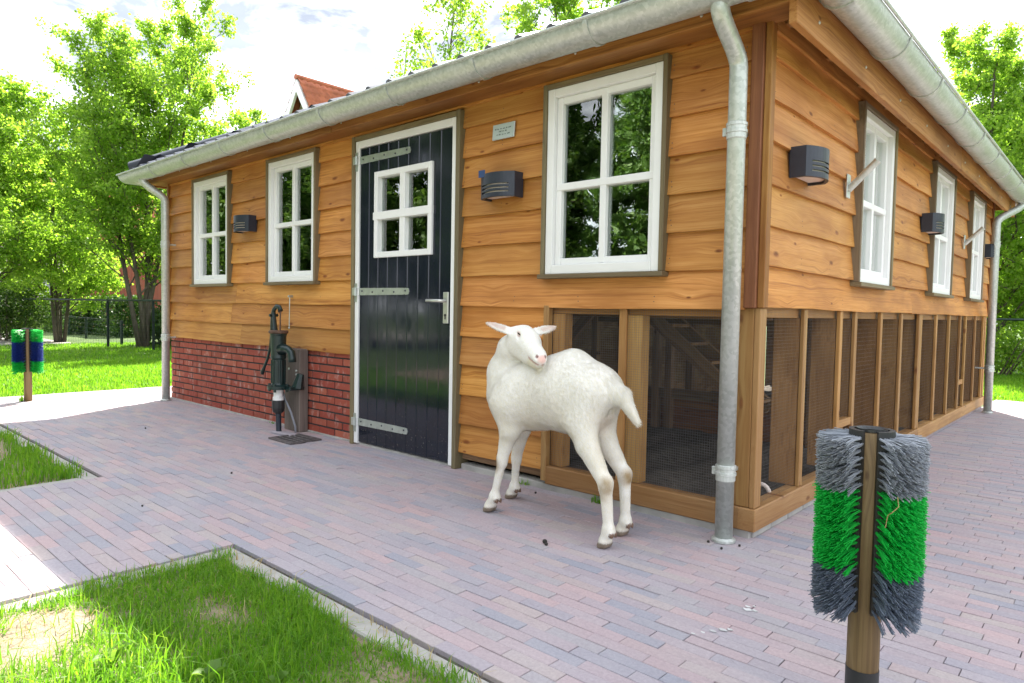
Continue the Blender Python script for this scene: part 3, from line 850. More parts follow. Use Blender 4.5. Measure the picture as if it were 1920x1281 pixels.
GR = 0.088; GC = 0.300; GT = 2.350
def gutter(frame, a, b, brackets):
    n = 14; v = []; f = []
    prof = []
    for k in range(n + 1):
        th = math.pi * k / n
        prof.append((-GC - GR * math.cos(math.pi - th) * -1 * -1, GT - GR * math.sin(th)))
    prof = [(-GC + GR * math.cos(math.pi * k / n), GT - GR * math.sin(math.pi * k / n)) for k in range(n + 1)]
    # rolled bead on the outer lip
    bead = [(-GC - GR - 0.008 + 0.008 * math.cos(t), GT + 0.004 + 0.008 * math.sin(t)) for t in [i * math.pi * 2 / 8 for i in range(8)]]
    inner = [(y + (0.003 if y < -GC else -0.003) * 1.0, z + 0.003) for y, z in prof][::-1]
    ring = prof + inner
    ends = [(a - ( -y - OV) * 0, y, z) for y, z in ring]
    sgnA = -1; sgnB = 1
    m = MB()
    def station(u, sgn): return [(u + sgn * (-y - OV), y, z) for y, z in ring]
    va = station(a, -1); vb = station(b, 1); k = len(ring)
    m.add(va + vb, [(i, (i + 1) % k, k + (i + 1) % k, k + i) for i in range(k)])
    va = [(a - (-y - OV), y, z) for y, z in bead]; vb = [(b + (-y - OV), y, z) for y, z in bead]
    m.add(va + vb, [(i, (i + 1) % 8, 8 + (i + 1) % 8, 8 + i) for i in range(8)])
    g_ = m.obj("gutter", M_['galv'], shed, frame, smooth=True)
    for u in brackets:
        bb = MB(); w = 0.013; ro = GR + 0.010
        pts = [(-GC + ro * math.cos(math.pi * i / 12), GT + 0.004 - ro * math.sin(math.pi * i / 12)) for i in range(13)]
        pin = [(-GC + (ro - 0.007) * math.cos(math.pi * i / 12), GT + 0.004 - (ro - 0.007) * math.sin(math.pi * i / 12)) for i in range(13)]
        loop = pts + pin[::-1]; kk = len(loop)
        vv = [(u - w, y, z) for y, z in loop] + [(u + w, y, z) for y, z in loop]
        ff = [(i, (i + 1) % kk, kk + (i + 1) % kk, kk + i) for i in range(kk)]
        for i in range(12):
            j = kk - 1 - i
            ff += [(i, i + 1, j - 1, j)[::-1], (kk + i, kk + i + 1, kk + j - 1, kk + j)]
        bb.add(vv, ff); bb.obj("bracket", M_['galv'], g_)
    return g_
gutter(FRONT, -SZ - OV, OV, [-0.695 - 0.7475 * i for i in range(8)] + [0.05])
gutter(RIGHT, -OV, SZ + OV, [0.02 + 0.745 * i for i in range(9)])
gutter(LEFT @ T(0, -SZ, 0), -SZ - OV, OV, []); gutter(BACK @ T(0, -SZ, 0), -OV, SZ + OV, [])

def downpipe(frame, u, ug, y=-0.13, collars=(1.794, 0.309), zb=0.0, zbend=2.06, mat='galv'):
    pts = [(u, y, zb + 0.012), (u, y, zbend)]
    for i in range(1, 13):
        t = i / 12; sm = t * t * (3 - 2 * t)
        pts.append((u + (ug - u) * sm, y + (-GC - y) * sm, zbend + (GT - 0.080 - zbend) * (t * 0.9 + 0.1 * t)))
    pts.append((ug, -GC, GT - 0.07))
    p = MB().tube(pts, 0.0385, 20).obj("downpipe", M_[mat], shed, frame, smooth=True)
    for zc in collars:
        MB().lathe([(0.039, -0.04), (0.0425, -0.035), (0.0425, -0.014), (0.046, -0.012), (0.046, 0.0), (0.0425, 0.002), (0.0425, 0.016), (0.045, 0.018), (0.045, 0.03), (0.039, 0.034)], 20)\
            .box(-0.062, -0.04, -0.008, 0.008, -0.018, 0.018, 0.002).box(-0.008, 0.008, 0.035, -y, -0.008, 0.008).obj("clamp", M_['galv'], p, T(u, y, zc), smooth=False)
    MB().lathe([(0.039, 0.0), (0.052, 0.002), (0.052, 0.012), (0.04, 0.02)], 20).obj("foot_ring", M_['galv'], p, T(u, y, zb), smooth=False)
    return p
downpipe(FRONT, -0.063, -0.075)
downpipe(FRONT, -6.19, -6.31, collars=(1.62, 0.66))
downpipe(RIGHT, 5.86, 6.28, collars=(1.80, 0.48), zbend=2.02)
# loft ceiling and dim partition upstairs so the rooms are enclosed
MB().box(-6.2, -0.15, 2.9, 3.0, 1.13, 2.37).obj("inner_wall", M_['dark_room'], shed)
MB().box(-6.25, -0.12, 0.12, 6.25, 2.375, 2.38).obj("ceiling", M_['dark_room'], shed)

# ================================================================== GROUND
def sheet(name, rects, z, mat, thick=0.0):
    m = MB()
    for (x0, x1, y0, y1) in rects: m.box(x0, x1, y0, y1, z - 0.2, z)
    return tag(m.obj(name, mat), kind="structure")
gv = []; gf = []
N_ = 60
for i in range(N_ + 1):
    for j in range(N_ + 1):
        x = -150 + 300 * i / N_; y = -150 + 300 * j / N_
        gv.append((x, y, -0.075))
for i in range(N_):
    for j in range(N_):
        a = i * (N_ + 1) + j; gf.append((a, a + N_ + 1, a + N_ + 2, a + 1))
tag(mk("ground", np_mesh("ground", gv, gf), M_['meadow']), kind="structure")

PAV = [(-7.5, 3.2, -1.652, 0.0), (-3.135, -1.525, -7.0, -1.652), (-7.5, -6.30, 0.0, 8.0), (-0.01, 3.2, 0.0, 7.4)]
paving = sheet("paving", PAV, -0.014, M_['joint_sand'])
def in_paving(x0, x1, y0, y1):
    return any(a - 0.002 <= x0 and x1 <= b + 0.002 and c - 0.002 <= y0 and y1 <= d + 0.002 for a, b, c, d in
               [(-7.5, 3.2, -1.652, 0.0), (-3.135, -1.525, -7.0, 0), (-7.5, -6.36, -1.65, 8.0), (0.008, 3.2, -1.652, 7.4)])
pl, pw = 0.2010, 0.0508
pav_list = []
rg = random.Random(11)
row = 0; y = -7.0 + 0.0
y0r = -1.652 - pw * 70
for row in range(400):
    yb = y0r + row * pw
    if yb > 7.4: break
    x = -7.6 + (0 if row % 2 else pl / 2) + rg.uniform(-0.03, 0.03)
    while x < 3.3:
        l = pl
        x0, x1 = x, x + l - 0.0020
        for A, B in ((-7.5, 3.2), ):
            pass
        # clip to the paved rectangles
        cands = [(-7.5, 3.2)] if -1.655 < yb + 0.01 and yb + pw < 0.03 else ([(-3.135, -1.525)] if yb < -1.66 else [(-7.5, -6.375), (0.016, 3.2)])
        for A, B in cands:
            a, b = max(x0, A), min(x1, B)
            if b <= a: continue
            if b - a < 0.035:                       # no slivers: the neighbour takes the cut
                if b >= B - 1e-6 and pav_list and abs(pav_list[-1][1] - a) < 0.01: pav_list[-1] = (pav_list[-1][0], B, *pav_list[-1][2:])
                continue
            if a - A < 0.037: a = A
            pav_list.append((a, b, yb + 0.0007, yb + pw - 0.0007))
        x += l
Rw = np.array(cam.matrix_world)[:3, :3]; Cw = np.array(cam.matrix_world)[:3, 3]
def px(p):
    v = Rw.T @ (np.array(p) - Cw)
    if v[2] > -0.2: return None
    return (960 + 1283 * v[0] / -v[2], 640.5 - 1283 * v[1] / -v[2], -v[2])
score = []
for i, (a, b, c, d) in enumerate(pav_list):
    q = px(((a + b) / 2, (c + d) / 2, 0))
    sc = -1
    if q and -60 < q[0] < 1980 and q[1] < 1330: sc = 1.0 / q[2] ** 3
    score.append((sc, i))
near = {i for s_, i in sorted(score, reverse=True)[:300] if s_ > 0}
pav_me = MB().box(-0.5, 0.5, -0.5, 0.5, -0.5, 0.5).mesh("paver_raw")
def paver_mesh(l, w):
    key = ('pv', round(l, 2), round(w, 3))
    if key not in _cache:
        me = MB().box(-l / 2, l / 2, -w / 2, w / 2, -0.05, 0.0, 0.0014).mesh("paver"); me.materials.append(M_['paver']); _cache[key] = me
    return _cache[key]
rest = MB()
for i, (a, b, c, d) in enumerate(pav_list):
    dz = rg.gauss(0, 0.0008); ang = rg.gauss(0, 0.0045)
    if rg.random() < 0.04: dz -= rg.uniform(0.001, 0.003)
    cx, cy = (a + b) / 2 + rg.gauss(0, 0.0007), (c + d) / 2 + rg.gauss(0, 0.0007)
    if i in near:
        l = b - a
        me = paver_mesh(l, d - c)
        o = bpy.data.objects.new("paver", me); COL.objects.link(o); o.parent = paving
        o.matrix_basis = T(cx, cy, dz) @ RZ(ang) @ Matrix.Rotation(rg.gauss(0, 0.006), 4, 'Y') @ Matrix.Rotation(rg.gauss(0, 0.006), 4, 'X')
    else:
        t = MB().box(a, b, c, d, -0.05 + dz, dz, 0.0014)
        ca, sa = math.cos(ang), math.sin(ang)
        rest.add([(cx + (p[0] - cx) * ca - (p[1] - cy) * sa, cy + (p[0] - cx) * sa + (p[1] - cy) * ca, p[2]) for p in t.v], t.f)
tag(rest.obj("pavers", M_['paver'], paving), kind="stuff")

# lawns: soil sheets, kerb strips of concrete
LAWN_F = (-1.525, 3.2, -7.0, -1.652)
LAWN_L = (-7.5, -3.135, -7.0, -1.652)
def soil_sheet(x0, x1, y0, y1, n=40, name="lawn"):
    v = []; f = []
    q = random.Random(5)
    for i in range(n + 1):
        for j in range(n + 1):
            x = x0 + (x1 - x0) * i / n; y = y0 + (y1 - y0) * j / n
            edge = min(i, j, n - i, n - j) == 0
            z = -0.012 + 0.018 * math.sin(x * 2.3 + 1) * math.sin(y * 2.9) + 0.008 * math.sin(x * 7 + y * 5)
            v.append((x, y, -0.03 if edge else z))
    for i in range(n):
        for j in range(n):
            a = i * (n + 1) + j; f.append((a, a + n + 1, a + n + 2, a + 1))
    return tag(mk(name, np_mesh(name, v, f, True), M_['soil']), kind="structure")
soil_sheet(-1.50, 3.2, -7.0, -1.68); soil_sheet(-7.5, -3.16, -7.0, -1.68)
MEAD = (-30.0, -7.5, -14.0, 16.0)
def kerb(x0, x1, y0, y1):
    me = MB().box(-(x1 - x0) / 2, (x1 - x0) / 2, -(y1 - y0) / 2, (y1 - y0) / 2, -0.09, 0.0, 0.006).mesh("kerb"); me.materials.append(M_['concrete'])
    return me
kb = empty("kerb_edging", (-1.5, -1.66, 0)); tag(kb, kind="structure")
def kerb_run(parent, x0, x1, y0, y1, step=1.0, z=-0.008):
    k = MB(); lx, ly = x1 - x0, y1 - y0
    n = max(1, int(max(lx, ly) / step))
    for i in range(n):
        if lx > ly: b = (x0 + lx * i / n + 0.002, x0 + lx * (i + 1) / n - 0.002, y0, y1)
        else: b = (x0, x1, y0 + ly * i / n + 0.002, y0 + ly * (i + 1) / n - 0.002)
        cx, cy = (b[0] + b[1]) / 2, (b[2] + b[3]) / 2
        o = mk("kerb_stone", kerb(*b), None, parent, T(cx - parent.matrix_basis.translation.x, cy - parent.matrix_basis.translation.y, z) @ Matrix.Rotation(rg.gauss(0, 0.004), 4, 'X'))
kerb_run(kb, -1.515, 3.2, -1.742, -1.664); kerb_run(kb, -1.515, -1.437, -6.9, -1.744)
kb2 = empty("kerb_edging", (-3.14, -1.66, 0)); tag(kb2, kind="structure")
kerb_run(kb2, -7.4, -3.145, -1.742, -1.664); kerb_run(kb2, -3.223, -3.145, -6.9, -1.744)
# dusty mortar haunch, path beyond the fence
sheet("path", [(-40.0, -17.6, -16.0, 2.6)], -0.05, M_['gravel'])

# ------------------------------------------------------------------ grass
def blades(name, label, pts, h, w, mat, seed, lean=0.35, parent=None):
    q = np.random.default_rng(seed)
    n = len(pts); P = np.asarray(pts, float)
    H = h * q.uniform(0.45, 1.25, n); Wd = w * q.uniform(0.7, 1.3, n)
    th = q.uniform(0, 2 * np.pi, n); ld = q.uniform(0, 2 * np.pi, n); la = np.abs(q.normal(0, lean, n))
    sx = np.stack([np.cos(th), np.sin(th), np.zeros(n)], 1); lv = np.stack([np.cos(ld), np.sin(ld), np.zeros(n)], 1)
    up = np.array([0, 0, 1.0])
    mid = P + up * (H * 0.58)[:, None] + lv * (H * la * 0.35)[:, None]
    tip = P + up * (H * np.clip(1 - la * 0.4, 0.35, 1))[:, None] + lv * (H * la * 1.05)[:, None]
    a = P - sx * Wd[:, None] / 2; b = P + sx * Wd[:, None] / 2
    c = mid - sx * Wd[:, None] * 0.42; d = mid + sx * Wd[:, None] * 0.42
    V = np.stack([a, b, c, d, tip], 1).reshape(-1, 3)
    o = np.arange(n)[:, None] * 5
    F = np.concatenate([o + [0, 1, 3], o + [0, 3, 2], o + [2, 3, 4]], 1).reshape(-1, 3)
    ob = mk(name, np_mesh(name, V, F), mat)
    return tag(ob, label, "grass", kind="stuff")
def fnoise(x, y, s=1.0, k=0):
    return (np.sin(x * 3.1 * s + k) * np.cos(y * 2.7 * s - k * 1.3) + 0.6 * np.sin(x * 7.3 * s + y * 5.1 * s + k) + 0.4 * np.cos(x * 13.1 * s - y * 11.7 * s)) / 2.0
def scatter(x0, x1, y0, y1, n, seed, keep=None, z=-0.02):
    q = np.random.default_rng(seed)
    x = q.uniform(x0, x1, n); y = q.uniform(y0, y1, n)
    if keep is not None:
        m = q.uniform(0, 1, n) < keep(x, y); x, y = x[m], y[m]
    return np.stack([x, y, np.full(len(x), z)], 1)
def smooth(a, b, t): t = np.clip((t - a) / (b - a), 0, 1); return t * t * (3 - 2 * t)
# foreground plot: thick towards the camera, worn bare in one spot and near its corner
def fg(x, y):
    bare = np.exp(-(((x + 1.22) / 0.20) ** 2 + ((y + 2.42) / 0.17) ** 2)) * 1.0 + np.exp(-(((x + 0.98) / 0.22) ** 2 + ((y + 1.98) / 0.10) ** 2)) * 0.75
    dens = 0.72 + 0.45 * fnoise(x, y, 1.4, 2)
    rag = smooth(-1.705, -1.775, y + 0.035 * np.sin(x * 9) + 0.02 * np.sin(x * 23)) * smooth(-1.50, -1.42, x + 0.03 * np.sin(y * 11))
    return np.clip(dens - bare, 0.02, 1) * rag
blades("grass", "short green grass in the front plot beside the kerb", scatter(-1.52, 1.2, -2.95, -1.70, 95000, 1, fg), 0.058, 0.0034, M_['grass'], 2, 0.75)
blades("grass", "taller lush grass blades in the near plot at bottom left", scatter(-1.30, 0.9, -2.95, -1.98, 17000, 3, lambda x, y: fg(x, y) * smooth(-2.0, -2.3, y - 0.28 * (x + 0.6)) * (0.6 + 0.5 * fnoise(x, y, 1.1, 7))), 0.115, 0.0046, M_['grass'], 4, 0.7)
blades("dry_grass", "straw coloured dead grass in the worn plot", scatter(-1.5, 0.9, -2.95, -1.67, 5200, 5, lambda x, y: np.clip(0.9 - fg(x, y), 0, 1)), 0.05, 0.003, M_['straw'], 6, 1.4)
# plot left of the path
def lg(x, y):
    bare = np.exp(-(((x + 4.35) / 0.55) ** 2 + ((y + 1.98) / 0.14) ** 2)) * 1.2
    rag = smooth(-1.70, -1.80, y + 0.03 * np.sin(x * 8)) * smooth(-3.16, -3.28, x + 0.03 * np.sin(y * 9))
    return np.clip(0.9 + 0.4 * fnoise(x, y, 1.2, 4) - bare, 0.02, 1) * rag
blades("grass", "green grass in the plot left of the brick path", scatter(-7.4, -3.15, -3.3, -1.68, 30000, 8, lg), 0.095, 0.006, M_['grass'], 9, 0.5)
blades("dry_grass", "dry stems on the bare patch left of the brick path", scatter(-6, -3.2, -2.6, -1.7, 900, 10, lambda x, y: 1 - lg(x, y)), 0.05, 0.004, M_['straw'], 11, 1.2)
# sunny lawn between shed and fence, and the far lawn right of the shed
blades("grass", "sunlit lawn between the left paving and the dark fence", np.concatenate([scatter(-12, -7.5, -4.0, 5.0, 80000, 12), scatter(-18, -12, -4.5, 6, 50000, 13)]), 0.062, 0.009, M_['grass'], 14, 0.45)
blades("grass", "sunlit lawn beyond the far right corner of the shed", np.concatenate([scatter(-2.0, 3.0, 7.4, 12.5, 60000, 15), scatter(-5, 4.0, 12.5, 20, 16000, 16)]), 0.065, 0.010, M_['grass'], 17, 0.45)
# weeds along the wall foot
def tuft(x, y, n, h, label):
    pts = [(x + random.gauss(0, 0.018), y + random.gauss(0, 0.008), -0.005) for _ in range(n)]
    o = blades("weed_tuft", label, pts, h, 0.006, M_['grass'], int(abs(x) * 1000), 0.7)
    del o["kind"]; o["category"] = "weed"; return o
tuft(-0.80, -0.035, 26, 0.05, "small green weed at the wall foot below the goat's tail end")
tuft(-1.32, -0.03, 18, 0.05, "small green weed at the wall foot behind the goat's front legs")
tuft(-4.18, -0.035, 12, 0.03, "tiny weed at the foot of the brick plinth left of the pump")
tuft(-7.02, -1.20, 40, 0.07, "grass tuft at the foot of the green and blue brush post")

def broad_leaf(name, label, x, y, n, ln, seed, group=None):
    q = random.Random(seed); m = MB()
    for i in range(n):
        a = q.uniform(0, 6.28); tilt = q.uniform(0.8, 1.35); l = ln * q.uniform(0.7, 1.15); w = l * 0.17
        ca, sa = math.cos(a), math.sin(a); seg = 6; v = []; f = []
        for k in range(seg + 1):
            t = k / seg
            r = l * t * math.cos(tilt) + 0.0; zz = l * t * math.sin(tilt) - l * 0.45 * t * t
            ww = w * math.sin(min(1, t * 0.92 + 0.08) * math.pi) ** 0.7
            for sgn, dz in ((-1, 0.012 * math.sin(t * 3)), (0, 0), (1, 0.012 * math.sin(t * 3))):
                v.append((x + ca * r - sa * ww * sgn, y + sa * r + ca * ww * sgn, zz + dz * abs(sgn) + 0.01))
        for k in range(seg):
            for c in (0, 1): f.append((k * 3 + c, k * 3 + c + 1, k * 3 + c + 4, k * 3 + c + 3))
        m.add(v, f)
    return tag(m.obj(name, M_['weed'], smooth=True), label, "weed", group)
broad_leaf("broadleaf_weed", "broad leaved weed standing in tall grass, leftmost by the bottom edge", -0.80, -2.34, 5, 0.10, 1)
broad_leaf("broadleaf_weed", "broad leaved weed in tall grass at the middle of the bottom edge", -0.50, -2.20, 5, 0.10, 2)
broad_leaf("broadleaf_weed", "broad leaved weed nearest the brick edge at the bottom", -0.36, -2.10, 4, 0.085, 3)

# ================================================================== THINGS ON THE WALLS
def arc_pts(w, d0, d1, a0=0.0, a1=1.0, n=14, inset=0.0):
    """plan outline of the lamp front between fractions a0..a1 of the bow"""
    o = []
    for i in range(n + 1):
        t = a0 + (a1 - a0) * i / n
        x = -w / 2 + w * t; s_ = 1 - (2 * t - 1) ** 2
        o.append((x, -(d0 + (d1 - d0) * s_) + inset))
    return o
def make_lamp():
    root = empty("wall_lamp")
    w, d0, d1, h = 0.265, 0.075, 0.125, 0.140
    m = MB()
    full = lambda z0, z1: m.prism([(-w / 2, -0.001)] + arc_pts(w, d0, d1) + [(w / 2, -0.001)], z0, z1)
    def ends(z0, z1):
        A = arc_pts(w, d0, d1, 0.0, 0.11, 4); m.prism([(-w / 2, -0.001)] + A + [(A[-1][0], -0.001)], z0, z1)
        A = arc_pts(w, d0, d1, 0.89, 1.0, 4); m.prism([(A[0][0], -0.001)] + A + [(w / 2, -0.001)], z0, z1)
    full(0.088, 0.094 + 0.046); 
    zs = [0.026, 0.034, 0.047, 0.055, 0.068, 0.076, 0.088]
    for i in range(6):
        (ends if i % 2 == 0 else full)(zs[i], zs[i + 1])
    # hollow underside: rim only
    A = arc_pts(w, d0, d1); B = [(x * 0.88, y + 0.014) for x, y in A][::-1]
    m.prism(A + B, 0.0, 0.026); m.prism([(-w / 2, -0.001), (-w / 2, -d0), (-w / 2 * 0.86, -d0 + 0.016), (-w / 2 * 0.86, -0.001)], 0.0, 0.026)
    m.prism([(w / 2 * 0.86, -0.001), (w / 2 * 0.86, -d0 + 0.016), (w / 2, -d0), (w / 2, -0.001)], 0.0, 0.026)
    m.obj("housing", M_['lamp'], root)
    C = [(x * 0.90, y + 0.011) for x, y in arc_pts(w, d0, d1)]
    MB().prism([(-w / 2 * 0.90, -0.004)] + C + [(w / 2 * 0.90, -0.004)], 0.012, 0.087).obj("diffuser", M_['diffuser'], root)
    MB().box(-0.11, 0.11, -0.012, 0.03, 0.02, 0.12).obj("back_plate", M_['lamp'], root)
    return root
LG = "curved black louvred lamps on the shed walls"
lp = make_lamp()
spots = [(FRONT, -1.505, 1.648, "black louvred wall lamp between the black door and the large window"),
         (FRONT, -4.60, 1.650, "black louvred wall lamp between the two left hand windows"),
         (RIGHT, 0.375, 1.640, "black louvred wall lamp nearest the shed's front corner on the right side"),
         (RIGHT, 3.055, 1.650, "black louvred wall lamp at the middle window of the right side"),
         (RIGHT, 5.92, 1.660, "black louvred wall lamp at the far end of the right side")]
for i, (fr_, u, z, lab) in enumerate(spots):
    o = lp if i == 0 else copy_tree(lp)
    o.matrix_basis = fr_ @ T(u, -0.028, z)
    tag(o, lab, "wall lamp", LG)
# small blue sticker-like tag above the first lamp
tg = MB().box(-0.026, 0.026, -0.003, 0.0, -0.012, 0.03, 0.001).obj("cable_tag", plain("blue_tag", (0.03, 0.06, 0.16), 0.4))
tg.matrix_basis = T(-1.60, -0.135, 1.782); tag(tg, "small dark blue tag on top of the lamp beside the door", "tag")

# engraved plaque
pq = empty("plaque", (-1.526, -0.034, 2.046)); tag(pq, "pale engraved plaque on the boards right of the black door", "plaque")
MB().box(-0.086, 0.086, -0.006, 0.004, -0.045, 0.045, 0.002).obj("plate", plain("plaque_plate", (0.50, 0.56, 0.55), 0.3, 0.05, 5, 0, 0.3), pq, Matrix.Rotation(R(-4), 4, 'X'))
tm = plain("engraving", (0.16, 0.20, 0.19), 0.6)
q = random.Random(4)
for (zz, x0, x1) in ((0.012, -0.066, 0.066), (-0.004, -0.034, 0.036), (-0.022, -0.05, 0.052)):
    m = MB(); x = x0
    while x < x1:
        wl = q.uniform(0.010, 0.024)
        for k in range(int(wl / 0.0042)):
            hh = q.choice((0.0055, 0.0055, 0.008)); m.box(x + k * 0.0042, x + k * 0.0042 + 0.0026, -0.0075, -0.0058, zz, zz + hh)
        x += wl + 0.006
    m.obj("engraved_line", tm, pq, Matrix.Rotation(R(-4), 4, 'X'))
# thin rod hanging on the boards above the pump
rod = MB().tube([(0, 0, 0.0), (0, -0.004, -0.25)], 0.0035, 6).tube([(0, 0.03, 0.004), (0, -0.014, 0.004)], 0.009, 8).lathe([(0.006, -0.262), (0.008, -0.252), (0.004, -0.246)], 8, (0, -0.004))\
    .obj("hanging_rod", M_['steel']); rod.matrix_basis = T(-3.874, -0.050, 1.082); tag(rod, "thin metal rod hanging on the boards above the water pump", "rod")
# flag holders on the right side
def flag_holder(y, lab):
    f_ = empty("flag_holder"); f_.matrix_basis = RIGHT @ T(y, -0.034, 1.735)
    MB().box(-0.03, 0.03, -0.006, 0.0, -0.075, 0.055, 0.002).obj("wall_plate", M_['galv'], f_)
    d = Vector((0.0, -0.62, 0.62)).normalized()
    p0 = Vector((0, -0.004, -0.03))
    MB().tube([p0, p0 + d * 0.20], 0.0185, 16).tube([p0 + d * 0.195, p0 + d * 0.203], 0.0205, 16).obj("socket", M_['galv'], f_, smooth=False)
    tag(f_, lab, "flag holder", "angled tube flag holders on the right wall")
flag_holder(1.10, "galvanised tube flag holder by the nearest window of the right side")
flag_holder(4.66, "galvanised tube flag holder by the farthest window of the right side")

# ------------------------------------------------------------------ hand pump
s = NT("pump_iron")
nz = s.noise(s.obj(), 14, 6, 0.7)
c = s.ramp(nz, [(0.35, (0.005, 0.016, 0.014)), (0.58, (0.008, 0.024, 0.024)), (0.70, (0.02, 0.034, 0.036)), (0.80, (0.06, 0.032, 0.018))])
M_['iron'] = s.done(c, 0.33, s.bump(nz, 0.4, 0.004))
M_['rust'] = plain("rusty_iron", (0.10, 0.052, 0.032), 0.7, 0.4, 25, 0.4)
pump = empty("hand_pump", (-3.745, -0.22, 0)); tag(pump, "dark green cast iron hand pump with curved handle by the brick plinth", "pump")
body = [(0.0, 0.345), (0.045, 0.345), (0.085, 0.350), (0.085, 0.375), (0.056, 0.385), (0.053, 0.40), (0.053, 0.585), (0.058, 0.59), (0.060, 0.60), (0.058, 0.62), (0.060, 0.77), (0.064, 0.775), (0.066, 0.79), (0.0, 0.79)]
MB().lathe(body, 24).obj("barrel", M_['iron'], pump, smooth=False)
for k in range(10):
    th = 2 * math.pi * k / 10
    MB().box(-0.006, 0.006, -0.004, 0.004, 0.40, 0.58, 0.002).obj("rib", M_['iron'], pump, T(0.054 * math.cos(th), 0.054 * math.sin(th), 0) @ RZ(th + math.pi / 2))
MB().lathe([(0.0, 0.789), (0.07, 0.789), (0.075, 0.795), (0.075, 0.808), (0.068, 0.813), (0.0, 0.813)], 24).box(-0.10, -0.05, -0.02, 0.02, 0.792, 0.81, 0.003).obj("top_plate", M_['rust'], pump)
MB().tube([(0.05, 0, 0.665), (0.10, 0, 0.672), (0.155, 0, 0.668), (0.195, 0, 0.645), (0.207, 0, 0.60), (0.208, 0, 0.575)], [0.048, 0.036, 0.030, 0.030, 0.029, 0.030], 14).obj("spout", M_['iron'], pump, smooth=True)
MB().tube([(-0.05, 0, 0.80), (-0.062, 0, 0.88), (-0.075, 0, 0.955)], [0.022, 0.017, 0.016], 10, flat=0.7).tube([(-0.078, -0.035, 0.93), (-0.078, 0.035, 0.93)], 0.012, 10).obj("fulcrum", M_['iron'], pump, smooth=False)
hp = [(0.03, 0, 0.965), (0.012, 0, 0.995), (-0.03, 0, 1.003), (-0.072, 0, 0.975), (-0.092, 0, 0.93), (-0.104, 0, 0.86), (-0.112, 0, 0.76), (-0.130, 0, 0.67), (-0.170, 0, 0.58), (-0.222, 0, 0.51), (-0.252, 0, 0.470), (-0.258, 0, 0.448)]
MB().tube(hp, [0.024, 0.021, 0.018, 0.020, 0.021, 0.016, 0.014, 0.013, 0.013, 0.014, 0.020, 0.017], 10, flat=0.75).obj("handle", M_['iron'], pump, smooth=True)
MB().tube([(0.028, 0, 0.97), (0.024, 0, 0.80)], 0.006, 8).obj("piston_rod", M_['rust'], pump)
for th in (0.6, 2.2, 3.8, 5.4): MB().lathe([(0.011, 0.33), (0.011, 0.392)], 6).obj("bolt", M_['iron'], pump, T(0.073 * math.cos(th), 0.073 * math.sin(th), 0))
MB().box(0.03, 0.14, 0.02, 0.15, 0.345, 0.372, 0.004).tube([(0.11, 0.10, 0.36), (0.125, 0.12, 0.47)], [0.05, 0.028], 8).obj("wall_bracket", M_['iron'], pump)
MB().lathe([(0.036, 0.345), (0.036, 0.29), (0.042, 0.288), (0.042, 0.262), (0.03, 0.26)], 16).obj("white_coupling", M_['white'], pump)
MB().lathe([(0.046, 0.262), (0.049, 0.255), (0.049, 0.20), (0.042, 0.17), (0.026, 0.155)], 12).obj("black_coupling", M_['black'], pump)
MB().tube([(0.002, 0, 0.16), (0.006, 0, 0.07), (0.012, 0, -0.01)], 0.021, 12).obj("suction_pipe", plain("blue_black_pipe", (0.012, 0.02, 0.032), 0.3), pump)
bk = plank("backing_plank", M_['grey_wood'], None, -3.875, -3.64, -0.095, -0.018, 0.0, 0.665, vertical=True, b=0.005)
tag(bk, "weathered grey plank standing on the brick plinth behind the pump", "plank")
for (x, z) in ((-3.80, 0.50), (-3.69, 0.49), (-3.69, 0.46)):
    MB().lathe([(0.011, 0), (0.009, 0.005), (0.004, 0.008)], 8).obj("screw", M_['steel'], bk, bk.matrix_basis.inverted() @ T(x, -0.0955, z) @ Matrix.Rotation(R(90), 4, 'X'))
hs = MB().tube([(-3.82, -0.16, 0.42), (-3.80, -0.17, 0.38), (-3.745, -0.165, 0.27), (-3.69, -0.14, 0.16), (-3.66, -0.12, 0.05), (-3.66, -0.115, -0.01)], 0.0085, 8).obj("grey_hose", plain("grey_hose", (0.24, 0.25, 0.28), 0.4), smooth=True)
tag(hs, "thin grey hose hanging down beside the pump's plank", "hose")
gr = empty("drain_grate", (-3.40, -0.275, 0.0)); tag(gr, "rusty slotted drain grate in the paving below the pump spout", "grate")
MB().box(-0.155, 0.155, -0.125, 0.125, -0.004, 0.003).obj("pit_shade_sheet", M_['black'], gr)  # flat black sheet, paints the darkness seen between the bars
gm = plain("grate_iron", (0.10, 0.085, 0.085), 0.6, 0.3, 30, 0.4)
MB().box(-0.16, 0.16, -0.13, -0.112, 0.0, 0.014, 0.002).box(-0.16, 0.16, 0.112, 0.13, 0.0, 0.014, 0.002).box(-0.16, -0.146, -0.112, 0.112, 0.0, 0.014, 0.002).box(0.146, 0.16, -0.112, 0.112, 0.0, 0.014, 0.002).obj("rim", gm, gr)
for k in range(5): MB().box(-0.146, 0.146, -0.090 + k * 0.045 - 0.009, -0.090 + k * 0.045 + 0.009, 0.003, 0.012, 0.002).obj("bar", gm, gr)
sl = MB().box(-0.13, 0.13, -0.03, 0.03, 0.0, 0.016, 0.004).obj("edge_brick", M_['paver']); sl.matrix_basis = T(-3.66, -0.225, 0.0) @ RZ(0.1); tag(sl, "loose clay brick lying between the pump pipe and the drain grate", "brick")

